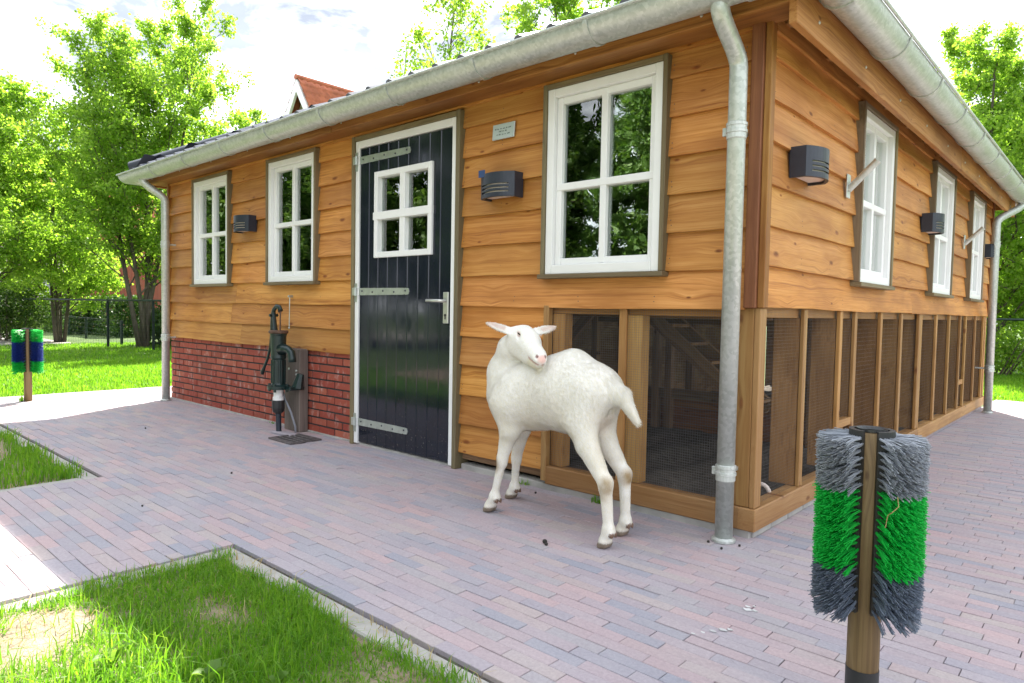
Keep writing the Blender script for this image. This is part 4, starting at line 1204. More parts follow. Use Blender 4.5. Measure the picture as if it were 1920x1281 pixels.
# ------------------------------------------------------------------ scratching brushes
def bristle_mat(name, a, b):
    s = NT(name); rd = s.rnd()
    col = s.ramp(rd, [(0.0, a), (1.0, b)])
    bs = s.n("BsdfPrincipled", {"Base Color": col, "Roughness": 0.4}); tl = s.n("BsdfTranslucent", {"Color": col})
    mx = s.n("MixShader", {0: 0.2, 1: bs.outputs[0], 2: tl.outputs[0]}); s.t.links.new(mx.outputs[0], s.out.inputs[0]); return s.m
BG_LIT = bristle_mat("grey_bristle_lit", (0.26, 0.29, 0.34), (0.48, 0.51, 0.55))  # upper grey band, colour lightened for the skylight it catches
BG_SHADED = bristle_mat("grey_bristle_shaded", (0.13, 0.165, 0.23), (0.24, 0.28, 0.35))  # same grey for the lower band, shade put in by a darker colour
BN = bristle_mat("green_bristle", (0.0, 0.46, 0.05), (0.03, 0.70, 0.10))
BB = bristle_mat("blue_bristle", (0.012, 0.03, 0.22), (0.03, 0.07, 0.36))
def brush(loc, label, mats, rz, tuft_r, rows, cols, strands, seed, tiltx, tape):
    q = np.random.default_rng(seed)
    root = empty("scratching_brush"); root.matrix_basis = T(*loc) @ RZ(rz) @ Matrix.Rotation(tiltx, 4, 'Y')
    tag(root, label, "brush")
    pr = 0.036
    ps = MB().tube([(0, 0, -0.05), (0, 0, 0.2), (0, 0, 0.45), (0, 0, 0.728)], [pr, pr, pr * 0.97, pr * 0.95], 18).mesh("post", True)
    o = mk("post", ps, M_['post'], root, Matrix.Identity(4))
    o.data.transform(UP.inverted()); o.matrix_basis = UP       # grain along the post
    if tape: MB().lathe([(pr + 0.001, 0.0), (pr + 0.001, 0.155)], 18, caps=False).obj("black_sleeve", M_['black'], root, smooth=True)
    z0, z1 = 0.300, 0.730
    for side in (0, 1):
        # half shells leave a slot towards the viewer and behind
        c0 = side * math.pi
        half = R(71)
        sh = MB(); n = 16; ri, ro = pr + 0.002, pr + 0.014
        inner = [(ri * math.cos(c0 - half + 2 * half * i / n), ri * math.sin(c0 - half + 2 * half * i / n)) for i in range(n + 1)]
        outer = [(ro * math.cos(c0 - half + 2 * half * i / n), ro * math.sin(c0 - half + 2 * half * i / n)) for i in range(n + 1)]
        for i in range(n): sh.prism([inner[i], outer[i], outer[i + 1], inner[i + 1]][::1], z0, z1 + 0.004)
        shell = sh.obj("half_shell", M_['black'], root)
        ths = np.linspace(c0 - half * 0.94, c0 + half * 0.94, cols)
        zz = np.linspace(z0 + 0.012, z1 - 0.012, rows)
        V = {0: [], 1: [], 2: []}; F = {0: [], 1: [], 2: []}
        for r_, z in enumerate(zz):
            band = 0 if z > 0.598 else (1 if z > 0.408 else 2)
            for th in ths + (0.5 * (ths[1] - ths[0]) if r_ % 2 else 0) * 0.9:
                d = np.array([math.cos(th), math.sin(th), 0.0])
                droop = q.normal(-0.05, 0.035) - 0.28 * max(0, (z0 + 0.07 - z) / 0.07) * abs(q.normal(0.7, 0.5)) 
                for k in range(strands):
                    sp = q.normal(0, 0.042, 3)
                    dd = d + sp + np.array([0, 0, droop]); dd /= np.linalg.norm(dd)
                    p0 = d * ro + np.array([0, 0, z]) + q.normal(0, 0.0012, 3); ln = tuft_r * q.uniform(0.92, 1.02)
                    if q.random() < 0.01: ln *= 1.15
                    bend = np.array([0, 0, -0.012 * q.random()])
                    p1 = p0 + dd * ln * 0.55; p2 = p0 + dd * ln + bend
                    w = 0.0011
                    a = np.cross(dd, [0, 0, 1.0]); a /= np.linalg.norm(a) + 1e-9; b = np.cross(a, dd)
                    n0 = len(V[band])
                    for p in (p0, p1, p2):
                        V[band] += [p + a * w, p - a * w * 0.5 + b * w * 0.87, p - a * w * 0.5 - b * w * 0.87]
                    for s0 in (0, 3):
                        for e_ in range(3): F[band].append((n0 + s0 + e_, n0 + s0 + (e_ + 1) % 3, n0 + s0 + 3 + (e_ + 1) % 3, n0 + s0 + 3 + e_))
        for band in range(3):
            ob = mk("bristles", np_mesh("bristles", V[band], F[band]), mats[band], root); tag(ob, kind="stuff")
    MB().lathe([(0.024, 0.730), (0.030, 0.735), (0.034, 0.737), (0.034, 0.730)], 18).obj("top_ring", M_['black'], root)
    return root
brush((0.786, -1.20, 0), "grey and bright green scratching brush on a wooden post, right foreground", (BG_LIT, BN, BG_SHADED), R(11), 0.070, 27, 15, 14, 1, R(0.0), True)
brush((-7.00, -1.15, 0), "green and blue scratching brush on a post by the left lawn", (BN, BB, BN), R(77), 0.082, 28, 15, 9, 2, 0.0, False)
stk = MB().tube([(0.845, -1.295, 0.53), (0.85, -1.30, 0.56), (0.86, -1.31, 0.57), (0.872, -1.305, 0.585), (0.868, -1.30, 0.605)], 0.0012, 5).obj("straw_stalk", M_['straw']); tag(stk, "pale straw stalk caught in the green bristles of the near brush", "straw")

# droppings and leaf bits on the paving
wm = plain("white_splash", (0.55, 0.55, 0.55), 0.8, 0.2)
def splash(x, y, blobs, label, seed):
    q_ = random.Random(seed); m = MB()
    for (dx, dy, r) in blobs:
        n = 11; m.prism([(x + dx + r * q_.uniform(.55, 1.2) * math.cos(6.283 * k / n) * 1.5, y + dy + r * q_.uniform(.4, 1.1) * math.sin(6.283 * k / n)) for k in range(n)], 0.0025, 0.0042)
    tag(m.obj("bird_splash", wm), label, "bird dropping")
splash(0.313, -0.746, [(0, 0, .012), (.018, .008, .008), (-.012, .022, .007), (.004, .04, .004)], "white bird splash on the paving, nearer the downpipe", 1)
splash(0.261, -1.038, [(0, 0, .005), (.018, .030, .005), (.036, .060, .007), (.055, .090, .010), (.070, .108, .008)], "long thin white bird splash on the paving left of the near brush", 2)
dm = plain("dropping", (0.022, 0.018, 0.015), 0.8, 0.3)
dme = MB().lathe([(0.0005, -0.006), (0.005, -0.0045), (0.0065, 0), (0.005, 0.0045), (0.0005, 0.006)], 8).mesh("dropping", True); dme.materials.append(dm)
for i, (x, y, sc) in enumerate([(-0.60, -0.72, 1.6), (-0.58, -0.735, 1.2), (-2.35, -1.72, 0.8), (-1.15, -0.13, 1.0), (-0.10, -0.20, 1.0), (0.02, -0.15, 0.9), (-0.02, -0.24, 0.9), (-2.7, -1.1, 1.0), (-4.6, -0.9, 1.0)]):
    o = mk("dropping", dme, None, None, T(x, y, 0.006 * sc) @ Matrix.Rotation(i * 1.3, 4, 'Z') @ Matrix.Rotation(R(90), 4, 'Y') @ Matrix.Scale(sc, 4))
    tag(o, "small dark goat dropping lying on the brick paving", "dropping", "droppings scattered on the paving")

# ================================================================== GOAT
def build_goat():
    hgrid = 0.0058
    lo = np.array([-1.27, -0.70, -0.004]); hi = np.array([-0.24, -0.22, 1.00])
    n = np.ceil((hi - lo) / hgrid).astype(int) + 1
    ax = [lo[i] + hgrid * np.arange(n[i]) for i in range(3)]
    D = np.full(n, 0.25, np.float32)
    def region(a, b, r):
        mn = np.minimum(a, b) - r; mx = np.maximum(a, b) + r
        i0 = np.clip(((mn - lo) / hgrid).astype(int), 0, n - 1); i1 = np.clip(((mx - lo) / hgrid).astype(int) + 2, 0, n)
        sl = tuple(slice(p, q) for p, q in zip(i0, i1))
        X, Y, Z = np.meshgrid(ax[0][sl[0]], ax[1][sl[1]], ax[2][sl[2]], indexing='ij')
        return sl, X, Y, Z
    def blend(sl, d, k):
        o = D[sl]; h = np.clip(0.5 + 0.5 * (o - d) / k, 0, 1)
        D[sl] = o * (1 - h) + d * h - k * h * (1 - h)
    def rc(a, b, ra, rb, k=0.03, ys=1.0, yc=-0.455):
        a = np.array(a, float); b = np.array(b, float)
        sl, X, Y, Z = region(a, b, max(ra, rb) + 0.09)
        a2 = a.copy(); b2 = b.copy(); a2[1] = (a[1] - yc) * ys; b2[1] = (b[1] - yc) * ys
        Yq = (Y - yc) * ys
        ab = b2 - a2; L2 = ab.dot(ab) + 1e-12
        t = np.clip(((X - a2[0]) * ab[0] + (Yq - a2[1]) * ab[1] + (Z - a2[2]) * ab[2]) / L2, 0, 1)
        d = np.sqrt((X - a2[0] - ab[0] * t) ** 2 + (Yq - a2[1] - ab[1] * t) ** 2 + (Z - a2[2] - ab[2] * t) ** 2) - (ra + (rb - ra) * t)
        blend(sl, d, k)
    def carve(a, b, r, k=0.008):
        a = np.array(a, float); b = np.array(b, float)
        sl, X, Y, Z = region(a, b, r + 0.05)
        ab = b - a; L2 = ab.dot(ab) + 1e-12
        t = np.clip(((X - a[0]) * ab[0] + (Y - a[1]) * ab[1] + (Z - a[2]) * ab[2]) / L2, 0, 1)
        d = r - np.sqrt((X - a[0] - ab[0] * t) ** 2 + (Y - a[1] - ab[1] * t) ** 2 + (Z - a[2] - ab[2] * t) ** 2)
        o = D[sl]; h = np.clip(0.5 - 0.5 * (o - d) / k, 0, 1)
        D[sl] = o * (1 - h) + d * h + k * h * (1 - h)
    def ear(b, t, nrm, w, th=0.0085):
        b = np.array(b, float); t = np.array(t, float)
        a = t - b; L_ = np.linalg.norm(a); a /= L_
        nrm = np.array(nrm, float); nrm -= a * a.dot(nrm); nrm /= np.linalg.norm(nrm); u = np.cross(a, nrm)
        sl, X, Y, Z = region(b, t, 0.07)
        px_, py_, pz_ = X - b[0], Y - b[1], Z - b[2]
        s_ = (px_ * a[0] + py_ * a[1] + pz_ * a[2]) / L_
        uu = px_ * u[0] + py_ * u[1] + pz_ * u[2]; vv = px_ * nrm[0] + py_ * nrm[1] + pz_ * nrm[2]
        vv = vv - 9.0 * uu * uu * 1.0
        sc = np.clip(s_, 0.0, 1.0)
        wid = w * (0.70 + 1.05 * sc) * np.clip(1 - sc, 0.0, 1) ** 0.72 + 0.003
        over = np.maximum(s_ - 1, 0) * L_ + np.maximum(-s_, 0) * L_
        d = (np.sqrt((uu / wid) ** 2 + (vv / th) ** 2) - 1) * th + over
        blend(sl, d, 0.014)
    # trunk
    rc((-0.95, -.445, .590), (-0.66, -.455, .622), .152, .180, .05, 1.22)
    rc((-0.67, -.455, .630), (-0.545, -.46, .640), .172, .112, .05, 1.22)
    rc((-1.085, -.435, .575), (-0.95, -.44, .585), .098, .150, .05, 1.1)
    rc((-0.93, -.45, .695), (-0.66, -.455, .768), .045, .045, .06); rc((-0.66, -.455, .768), (-0.52, -.46, .700), .045, .034, .05)
    rc((-0.525, -.46, .675), (-0.475, -.46, .670), .058, .036, .04)
    # shoulder blade, hip bone, flank and brisket give the trunk its planes
    rc((-0.99, -.52, .64), (-0.985, -.540, .54), .045, .055, .08)
    rc((-1.15, -.43, .565), (-1.12, -.43, .50), .060, .050, .05); rc((-0.95, -.45, .47), (-0.84, -.455, .475), .040, .030, .05)
    # neck and head
    rc((-1.06, -.43, .585), (-1.122, -.428, .695), .094, .072, .085)
    rc((-1.122, -.428, .695), (-1.06, -.452, .812), .072, .055, .07)
    rc((-1.06, -.452, .812), (-0.985, -.475, .852), .064, .060, .04)
    rc((-0.968, -.478, .868), (-0.893, -.513, .850), .063, .058, .03)
    rc((-0.895, -.513, .846), (-0.775, -.581, .795), .055, .037, .025)
    rc((-0.775, -.581, .792), (-0.752, -.594, .780), .036, .031, .02)
    rc((-0.965, -.488, .818), (-0.800, -.570, .766), .050, .029, .025); rc((-0.80, -.570, .768), (-0.772, -.585, .757), .025, .018, .015)
    rc((-0.935, -.488, .902), (-0.90, -.505, .885), .030, .030, .025)      # crown of the forehead
    rc((-0.922, -.538, .902), (-0.900, -.545, .893), .012, .010, .015)     # brow ridge
    ear((-0.988, -.515, .892), (-1.092, -.600, .940), (0.35, -0.45, 0.62), 0.030)
    ear((-0.925, -.435, .895), (-0.868, -.338, .926), (0.55, -0.25, 0.62), 0.030)
    # tail
    rc((-0.475, -.46, .690), (-0.392, -.467, .640), .030, .037, .03); rc((-0.392, -.467, .640), (-0.308, -.478, .542), .037, .015, .02)
    # hind legs
    def hind(y0, y1, y2, hip, st, g, hock, fet, toe):
        rc((*hip[:1], y0, hip[1]), (st[0], y1, st[1]), .090, .070, .08)
        rc((st[0], y1, st[1]), (g[0], y1 + (y2 - y1) * .4, g[1]), .072, .050, .03)
        rc((g[0], y1 + (y2 - y1) * .4, g[1]), (hock[0], y2, hock[1]), .050, .030, .02)
        rc((hock[0] + .006, y2, hock[1] + .012), (hock[0], y2, hock[1] - .02), .028, .027, .015)
        rc((hock[0], y2, hock[1]), (fet[0], y2, fet[1] + .01), .028, .0215, .012)
        foot(y2, fet, toe)
    def foot(y, fet, toe, w=1.0):
        rc((fet[0], y, fet[1]), (fet[0], y, fet[1] - .006), .0275, .0275, .014)
        rc((fet[0], y, fet[1] - .01), (toe[0], y, .030), .0245, .029, .012)
        for sy in (-1, 1):
            rc((toe[0] + .004, y + sy * .0165, .020), (toe[0] - .014, y + sy * .0165, .010), .0195, .0165, .006)
            rc((fet[0] + .024, y + sy * .014, fet[1] - .016), (fet[0] + .029, y + sy * .014, fet[1] - .026), .010, .007, .005)  # dew claws
    hind(-.512, -.538, -.576, (-.530, .645), (-.552, .515), (-.508, .420), (-.392, .272), (-.372, .082), (-.386, .0))
    hind(-.410, -.385, -.388, (-.535, .640), (-.562, .500), (-.525, .415), (-.418, .275), (-.408, .074), (-.424, .0))
    # front legs
    def fore(ys_, sh, elb, knee, fet, toe):
        rc((sh[0], ys_[0], sh[1]), (elb[0], ys_[1], elb[1]), .088, .050, .04)
        rc((elb[0], ys_[1], elb[1]), (knee[0], ys_[2], knee[1] + .01), .048, .026, .02)
        rc((knee[0], ys_[2], knee[1] + .012), (knee[0], ys_[2], knee[1] - .012), .0275, .026, .012)
        rc((knee[0], ys_[2], knee[1]), (fet[0], ys_[3], fet[1] + .01), .023, .0175, .012)
        foot(ys_[3], fet, toe)
    fore((-.510, -.532, -.545, -.546), (-1.030, .545), (-.985, .420), (-1.020, .268), (-1.066, .085), (-1.096, 0))
    fore((-.380, -.345, -.305, -.294), (-1.050, .535), (-1.075, .400), (-1.140, .222), (-1.160, .070), (-1.180, 0))
    # nostril, mouth line, eye socket on the seen side
    f = np.array([.221, -.13, -.134]); f /= np.linalg.norm(f)
    lat = np.array([-.507, -.862, 0.0])          # towards the seen side of the face
    nose = np.array([-.735, -.602, .782])
    for sg in (1, -1): carve(nose + lat * .016 * sg - f * .004 + [0, 0, .004], nose + lat * .022 * sg - f * .016 + [0, 0, .012], .0052, .005)
    mc = np.array([-.752, -.598, .760])
    for sg in (1, -1): carve(mc + f * .008 + lat * .010 * sg, mc - f * .055 + lat * .044 * sg + [0, 0, .004], .0055, .006)
    eyes = []
    for sg in (1, -1):
        e_ = np.array([-.902, -.512, .890]) + lat * .034 * sg
        carve(e_ + lat * sg * .012 + [0, 0, .004] - f * .018, e_ + lat * sg * .012 + f * .018 - [0, 0, .004], .0095, .010)
        eyes.append(e_)
    carve((-.455, -.475, .620), (-.45, -.465, .570), .012, .03)
    # ---------------- surface nets
    sgn = D < 0
    c8 = [(i, j, k) for i in (0, 1) for j in (0, 1) for k in (0, 1)]
    m = np.array(n) - 1
    def sub(A, o): return A[o[0]:o[0] + m[0], o[1]:o[1] + m[1], o[2]:o[2] + m[2]]
    cnt = sum(sub(sgn, o).astype(np.int8) for o in c8)
    act = (cnt > 0) & (cnt < 8)
    idx = -np.ones(m, np.int64); cells = np.argwhere(act); idx[act] = np.arange(len(cells))
    acc = np.zeros((len(cells), 3)); num = np.zeros(len(cells))
    for a in c8:
        for axn in range(3):
            if a[axn]: continue
            b = list(a); b[axn] = 1
            da = D[cells[:, 0] + a[0], cells[:, 1] + a[1], cells[:, 2] + a[2]]; db = D[cells[:, 0] + b[0], cells[:, 1] + b[1], cells[:, 2] + b[2]]
            cr = (da < 0) != (db < 0)
            t = np.where(cr, da / np.where(cr, da - db, 1), 0)
            p = np.tile(np.array(a, float), (len(cells), 1)); p[:, axn] += t
            acc += p * cr[:, None]; num += cr
    V = lo + (cells + acc / num[:, None]) * hgrid
    quads = []
    for axn in range(3):
        o1, o2 = (axn + 1) % 3, (axn + 2) % 3
        s0 = [slice(1, m[i]) for i in range(3)]; s0[axn] = slice(0, m[axn])
        s1 = list(s0); s1[axn] = slice(1, m[axn] + 1)
        A = sgn[tuple(s0)]; B = sgn[tuple(s1)]
        for flip, msk in ((False, A & ~B), (True, ~A & B)):
            q = np.argwhere(msk)
            if not len(q): continue
            base = q.copy(); base[:, [i for i in range(3) if i != axn]] += 1
            def at(d1, d2):
                r = base.copy(); r[:, o1] += d1; r[:, o2] += d2; return idx[r[:, 0], r[:, 1], r[:, 2]]
            Q = np.stack([at(-1, -1), at(0, -1), at(0, 0), at(-1, 0)], 1)
            quads.append(Q[:, ::-1] if flip else Q)
    Fq = np.concatenate(quads); Fq = Fq[(Fq >= 0).all(1)]
    # light smoothing
    for _ in range(3):
        s_ = np.zeros_like(V); c_ = np.zeros(len(V))
        for a, b in ((0, 1), (1, 2), (2, 3), (3, 0)):
            np.add.at(s_, Fq[:, a], V[Fq[:, b]]); np.add.at(c_, Fq[:, a], 1); np.add.at(s_, Fq[:, b], V[Fq[:, a]]); np.add.at(c_, Fq[:, b], 1)
        V = V * 0.6 + 0.4 * s_ / np.maximum(c_, 1)[:, None]
    soft = smooth(.36, .44, V[:, 2]) * smooth(.09, .13, np.linalg.norm((V - np.array([-.87, -.53, .835])) * [1, 1, 1.0], axis=1)) * smooth(.10, .14, np.linalg.norm(V - np.array([-1.06, -.57, .92]), axis=1)) * smooth(.09, .12, np.linalg.norm(V - np.array([-.88, -.36, .92]), axis=1)) * smooth(-.36, -.42, V[:, 0])
    for _ in range(12):
        s_ = np.zeros_like(V); c_ = np.zeros(len(V))
        for a, b in ((0, 1), (1, 2), (2, 3), (3, 0)):
            np.add.at(s_, Fq[:, a], V[Fq[:, b]]); np.add.at(c_, Fq[:, a], 1); np.add.at(s_, Fq[:, b], V[Fq[:, a]]); np.add.at(c_, Fq[:, b], 1)
        k_ = (0.5 * soft)[:, None]; V = V * (1 - k_) + k_ * s_ / np.maximum(c_, 1)[:, None]
    # lie of the coat: shallow locks running down and back
    fl = 0.0004 * np.sin(V[:, 0] * 95 + V[:, 2] * 38 + 5 * np.sin(V[:, 2] * 23 + V[:, 1] * 31)) * np.sin(V[:, 2] * 61 - V[:, 0] * 17 + V[:, 1] * 47)
    fl *= smooth(.36, .46, V[:, 2]) * (1 - smooth(.13, .08, np.linalg.norm(V - np.array([-.86, -.53, .83]), axis=1)))
    ctr = np.stack([V[:, 0], np.full(len(V), -.455), np.full(len(V), .62)], 1); dr = V - ctr; dr /= np.linalg.norm(dr, axis=1)[:, None] + 1e-9
    V = V + dr * fl[:, None]
    V[:, 2] = np.maximum(V[:, 2], 0.0005)
    return V, Fq, eyes, f, lat, nose, mc

gV, gF, g_eyes, g_f, g_lat, g_nose, g_mc = build_goat()
def goat_colors(V):
    x, y, z = V[:, 0], V[:, 1], V[:, 2]
    c = np.tile(np.array([0.87, 0.855, 0.815]), (len(V), 1))
    def put(m, col):
        m = np.clip(m, 0, 1)[:, None]; c[:] = c * (1 - m) + np.array(col) * m
    q = np.random.default_rng(1)
    nz = 0.5 + 0.5 * fnoise(x * 2 + z, y * 2 - z, 2.2, 1)
    put(0.45 * nz * smooth(0.78, 0.42, z), (0.74, 0.66, 0.50))
    nz2 = 0.5 + 0.5 * fnoise(x * 3 - z * 2, y * 2 + z * 4, 1.7, 9)
    put(0.16 * smooth(.55, .9, nz2), (0.66, 0.62, 0.54))
    dn = np.linalg.norm(V - (g_nose + [0, 0, .002]), axis=1)
    put(smooth(.030, .012, dn) * .85, (0.72, 0.42, 0.36))
    t = np.clip((V - (g_mc + g_f * .006)) @ (-g_f) / .064, 0, 1)
    for sg in (1, -1):
        a = g_mc + g_f * .008 + g_lat * .010 * sg; b = g_mc - g_f * .055 + g_lat * .044 * sg + [0, 0, .004]
        ab = b - a; tt = np.clip((V - a) @ ab / ab.dot(ab), 0, 1)
        put(smooth(.010, .004, np.linalg.norm(V - a - ab * tt[:, None], axis=1)) * .8, (0.50, 0.27, 0.23))
        ns = g_nose + g_lat * .019 * sg - g_f * .010 + [0, 0, .008]
        put(smooth(.011, .006, np.linalg.norm(V - ns, axis=1)) * .9, (0.20, 0.07, 0.06))
    put(smooth(.050, .030, np.linalg.norm(V - np.array([-.80, -.585, .745]), axis=1)) * 0.35, (0.70, 0.62, 0.36))
    for e_ in g_eyes: put(smooth(.026, .012, np.linalg.norm((V - e_) * [1, 1, 1.4], axis=1)) * .75, (0.66, 0.42, 0.36))
    # inner ears
    for (b, t_, nn) in (((-0.988, -.515, .892), (-1.092, -.600, .940), (0.35, -0.45, 0.62)), ((-0.925, -.435, .895), (-0.868, -.338, .926), (0.55, -0.25, 0.62))):
        b = np.array(b); a = np.array(t_) - b; L_ = np.linalg.norm(a); a /= L_
        s_ = (V - b) @ a / L_
        r = np.linalg.norm((V - b) - a * ((V - b) @ a)[:, None], axis=1)
        put((s_ > .30) * (s_ < .97) * smooth(.022, .008, r) * 0.5, (0.72, 0.50, 0.43))
    hv = smooth(.031, .021, z)
    put(hv, (0.105, 0.075, 0.055))
    put(smooth(.05, .02, z) * .25, (0.55, 0.45, 0.34))
    for (fx, fy, fz) in ((-.372, -.576, .082), (-.408, -.388, .074), (-1.066, -.546, .085), (-1.160, -.294, .070)):
        for sy in (-1, 1): put(smooth(.017, .011, np.linalg.norm(V - [fx + .029, fy + sy * .014, fz - .022], axis=1)), (0.20, 0.125, 0.09))
    st = 0.5 + 0.5 * fnoise(x * 4 + z * 3, y * 5, 3.0, 5)
    for (p, r, k) in (((-.375, -.60, .272), .045, .75), ((-.375, -.60, .235), .04, .55), ((-.395, -.40, .268), .045, .9), ((-1.045, -.55, .262), .05, .9), ((-1.050, -.55, .235), .04, .8)):
        put(smooth(r, r * .25, np.linalg.norm((V - np.array(p)) * [1, 1, .8], axis=1)) * np.minimum(1, k * 1.3) * (0.35 + 0.65 * st), (0.34, 0.22, 0.08))
    put(smooth(.030, .008, np.linalg.norm(V - [-.445, -.495, .625], axis=1)) * .85, (0.34, 0.15, 0.09))
    put(smooth(.09, .02, np.linalg.norm(V - [-.46, -.47, .50], axis=1)) * .35, (0.62, 0.50, 0.42))
    return c
s = NT("goat_coat")
at = s.n("Attribute", attribute_name="tint")
oc = s.obj()
n1 = s.noise(s.n("VectorMath", {0: oc, 1: (60, 60, 18)}, operation='MULTIPLY').outputs[0], 1.0, 4, 0.6)
n2 = s.noise(oc, 9.0, 4)
c = s.mix(0.30, at.outputs["Color"], s.ramp(n1, [(0.3, (0.38, 0.38, 0.38)), (0.7, (0.62, 0.62, 0.62))]), 'OVERLAY')
c = s.mix(s.n("MapRange", {0: n2, 1: 0.5, 2: 0.75, 3: 0.0, 4: 0.14}).outputs[0], c, (0.66, 0.61, 0.52))
M_['goat'] = s.done(c, 0.75, s.bump(n1, 0.10, 0.004), Specular_IOR_Level=0.2)
s = NT("goat_hair")
at = s.n("Attribute", attribute_name="tint")
bs = s.n("BsdfPrincipled", {"Base Color": at.outputs["Color"], "Roughness": 0.6, "Specular IOR Level": 0.2}); tl = s.n("BsdfTranslucent", {"Color": at.outputs["Color"]})
mx = s.n("MixShader", {0: 0.3, 1: bs.outputs[0], 2: tl.outputs[0]}); s.t.links.new(mx.outputs[0], s.out.inputs[0])
M_['goat_hair'] = s.m
def tint(me, col):
    a = me.color_attributes.new("tint", 'FLOAT_COLOR', 'POINT')
    a.data.foreach_set("color", np.concatenate([col, np.ones((len(col), 1))], 1).astype(np.float32).ravel())
goat = empty("goat", (-0.75, -0.45, 0)); tag(goat, "white goat standing by the shed with its head turned back over its flank", "goat")
off = np.array([-0.75, -0.45, 0.0])
gme = np_mesh("goat_body", gV - off, gF, True)
gcol = goat_colors(gV); tint(gme, gcol)
mk("body", gme, M_['goat'], goat)
# short coat
q = np.random.default_rng(3)
tri = np.concatenate([gF[:, [0, 1, 2]], gF[:, [0, 2, 3]]])
A, B, C = gV[tri[:, 0]], gV[tri[:, 1]], gV[tri[:, 2]]
cr = np.cross(B - A, C - A); area = np.linalg.norm(cr, axis=1)
pick = q.choice(len(tri), 150000, p=area / area.sum())
r1, r2 = np.sqrt(q.random(len(pick))), q.random(len(pick))
w0, w1, w2 = 1 - r1, r1 * (1 - r2), r1 * r2
P = A[pick] * w0[:, None] + B[pick] * w1[:, None] + C[pick] * w2[:, None]
N = cr[pick] / (area[pick][:, None] + 1e-12)
hc = gcol[tri[pick, 0]]
x, z = P[:, 0], P[:, 2]
flow = np.zeros_like(P)
body_w = smooth(.34, .45, z) * smooth(-1.20, -1.00, x)
flow[:, 0] = 0.75 * body_w; flow[:, 2] = -0.75
hA = np.array([-0.985, -.475, .86]); hAB = np.array([-.745, -.597, .775]) - hA
hT = np.clip((P - hA) @ hAB / hAB.dot(hAB), 0, 1)
hD = np.linalg.norm(P - hA - hAB * hT[:, None], axis=1)
head = (hD < .10) & (((P - hA - hAB * hT[:, None]) * N).sum(1) > 0.01) & (P[:, 1] < -.40) & ~((P[:, 1] > -.50) & (x > -.84))
flow[head] = -g_f * 0.9 + np.array([0, 0, -.1])
tail = (x > -.45) & (P[:, 1] > -.53) & (P[:, 1] < -.41)
flow[tail & (z > .5)] = (0.45, 0, -0.9)
flow += q.normal(0, .22, P.shape)
flow -= N * (flow * N).sum(1)[:, None]; flow /= np.linalg.norm(flow, axis=1)[:, None] + 1e-9
ln = np.where(head, .0055, np.where(z < .34, .0065, .0110)) * q.uniform(.6, 1.3, len(P))
ln = np.where((z < .48) & (z > .38) & (x > -1.0) & (x < -.55), ln * 1.7, ln); ln = np.where(tail & (z > .5), ln * 2.2, ln)
keep = (z > .022) & (np.linalg.norm(P - g_nose, axis=1) > .03)
for e_ in g_eyes: keep &= np.linalg.norm(P - e_, axis=1) > .02
P, N, flow, ln, hc = P[keep], N[keep], flow[keep], ln[keep], hc[keep]
sd = np.cross(N, flow); wd = .0011
tipp = P + flow * ln[:, None] + N * (ln * .15)[:, None]
HV = np.stack([P + sd * wd, P - sd * wd, tipp], 1).reshape(-1, 3) - off
HF = np.arange(len(HV)).reshape(-1, 3)
hm = np_mesh("goat_coat", HV, HF); tint(hm, np.repeat(hc * (0.87 + 0.18 * q.random((len(hc), 1)) ** 0.5) * (1 - np.array([0.02, 0.05, 0.16]) * (q.random((len(hc), 1)) < .35)), 3, axis=0).clip(0, 1))
o = mk("coat", hm, M_['goat_hair'], goat); tag(o, kind="stuff")
eyem = plain("goat_eye", (0.035, 0.022, 0.015), 0.08, 0.2)
lidm = plain("goat_eyelid", (0.70, 0.55, 0.47), 0.6, 0.1)
for k, sg in enumerate((1, -1)):
    nn = Vector(g_lat * sg * .80 + g_f * .42 + np.array([0, 0, .36])).normalized()
    tt = Vector((0, 0, 1)).cross(nn).normalized() * (1 if sg > 0 else -1)
    tt = (tt - Vector((0, 0, 0.42))).normalized() if sg > 0 else (tt + Vector((0, 0, .42))).normalized()
    uu = nn.cross(tt).normalized(); tt = uu.cross(nn)
    rot = Matrix(((*tt, 0), (*nn, 0), (*uu, 0), (0, 0, 0, 1))).transposed()
    m = MB().lathe([(0.0005, -.5), (.3, -.42), (.46, -.2), (.5, 0), (.46, .2), (.3, .42), (.0005, .5)], 14)
    eo = mk("eye", m.mesh("eye", True), eyem, goat, T(*(Vector(g_eyes[k] - off) + nn * .0075)) @ rot @ Matrix.Diagonal((.030, .012, .0125, 1)))
    lid = MB().tube([(-.58, .15, .05), (-.25, .30, .50), (.15, .30, .52), (.6, .12, .02)], [.10, .20, .20, .08], 8).tube([(-.55, .15, -.08), (-.1, .28, -.46), (.3, .28, -.50), (.75, .12, -.22)], [.08, .16, .16, .08], 8)
    mk("eyelid", lid.mesh("eyelid", True), lidm, eo)

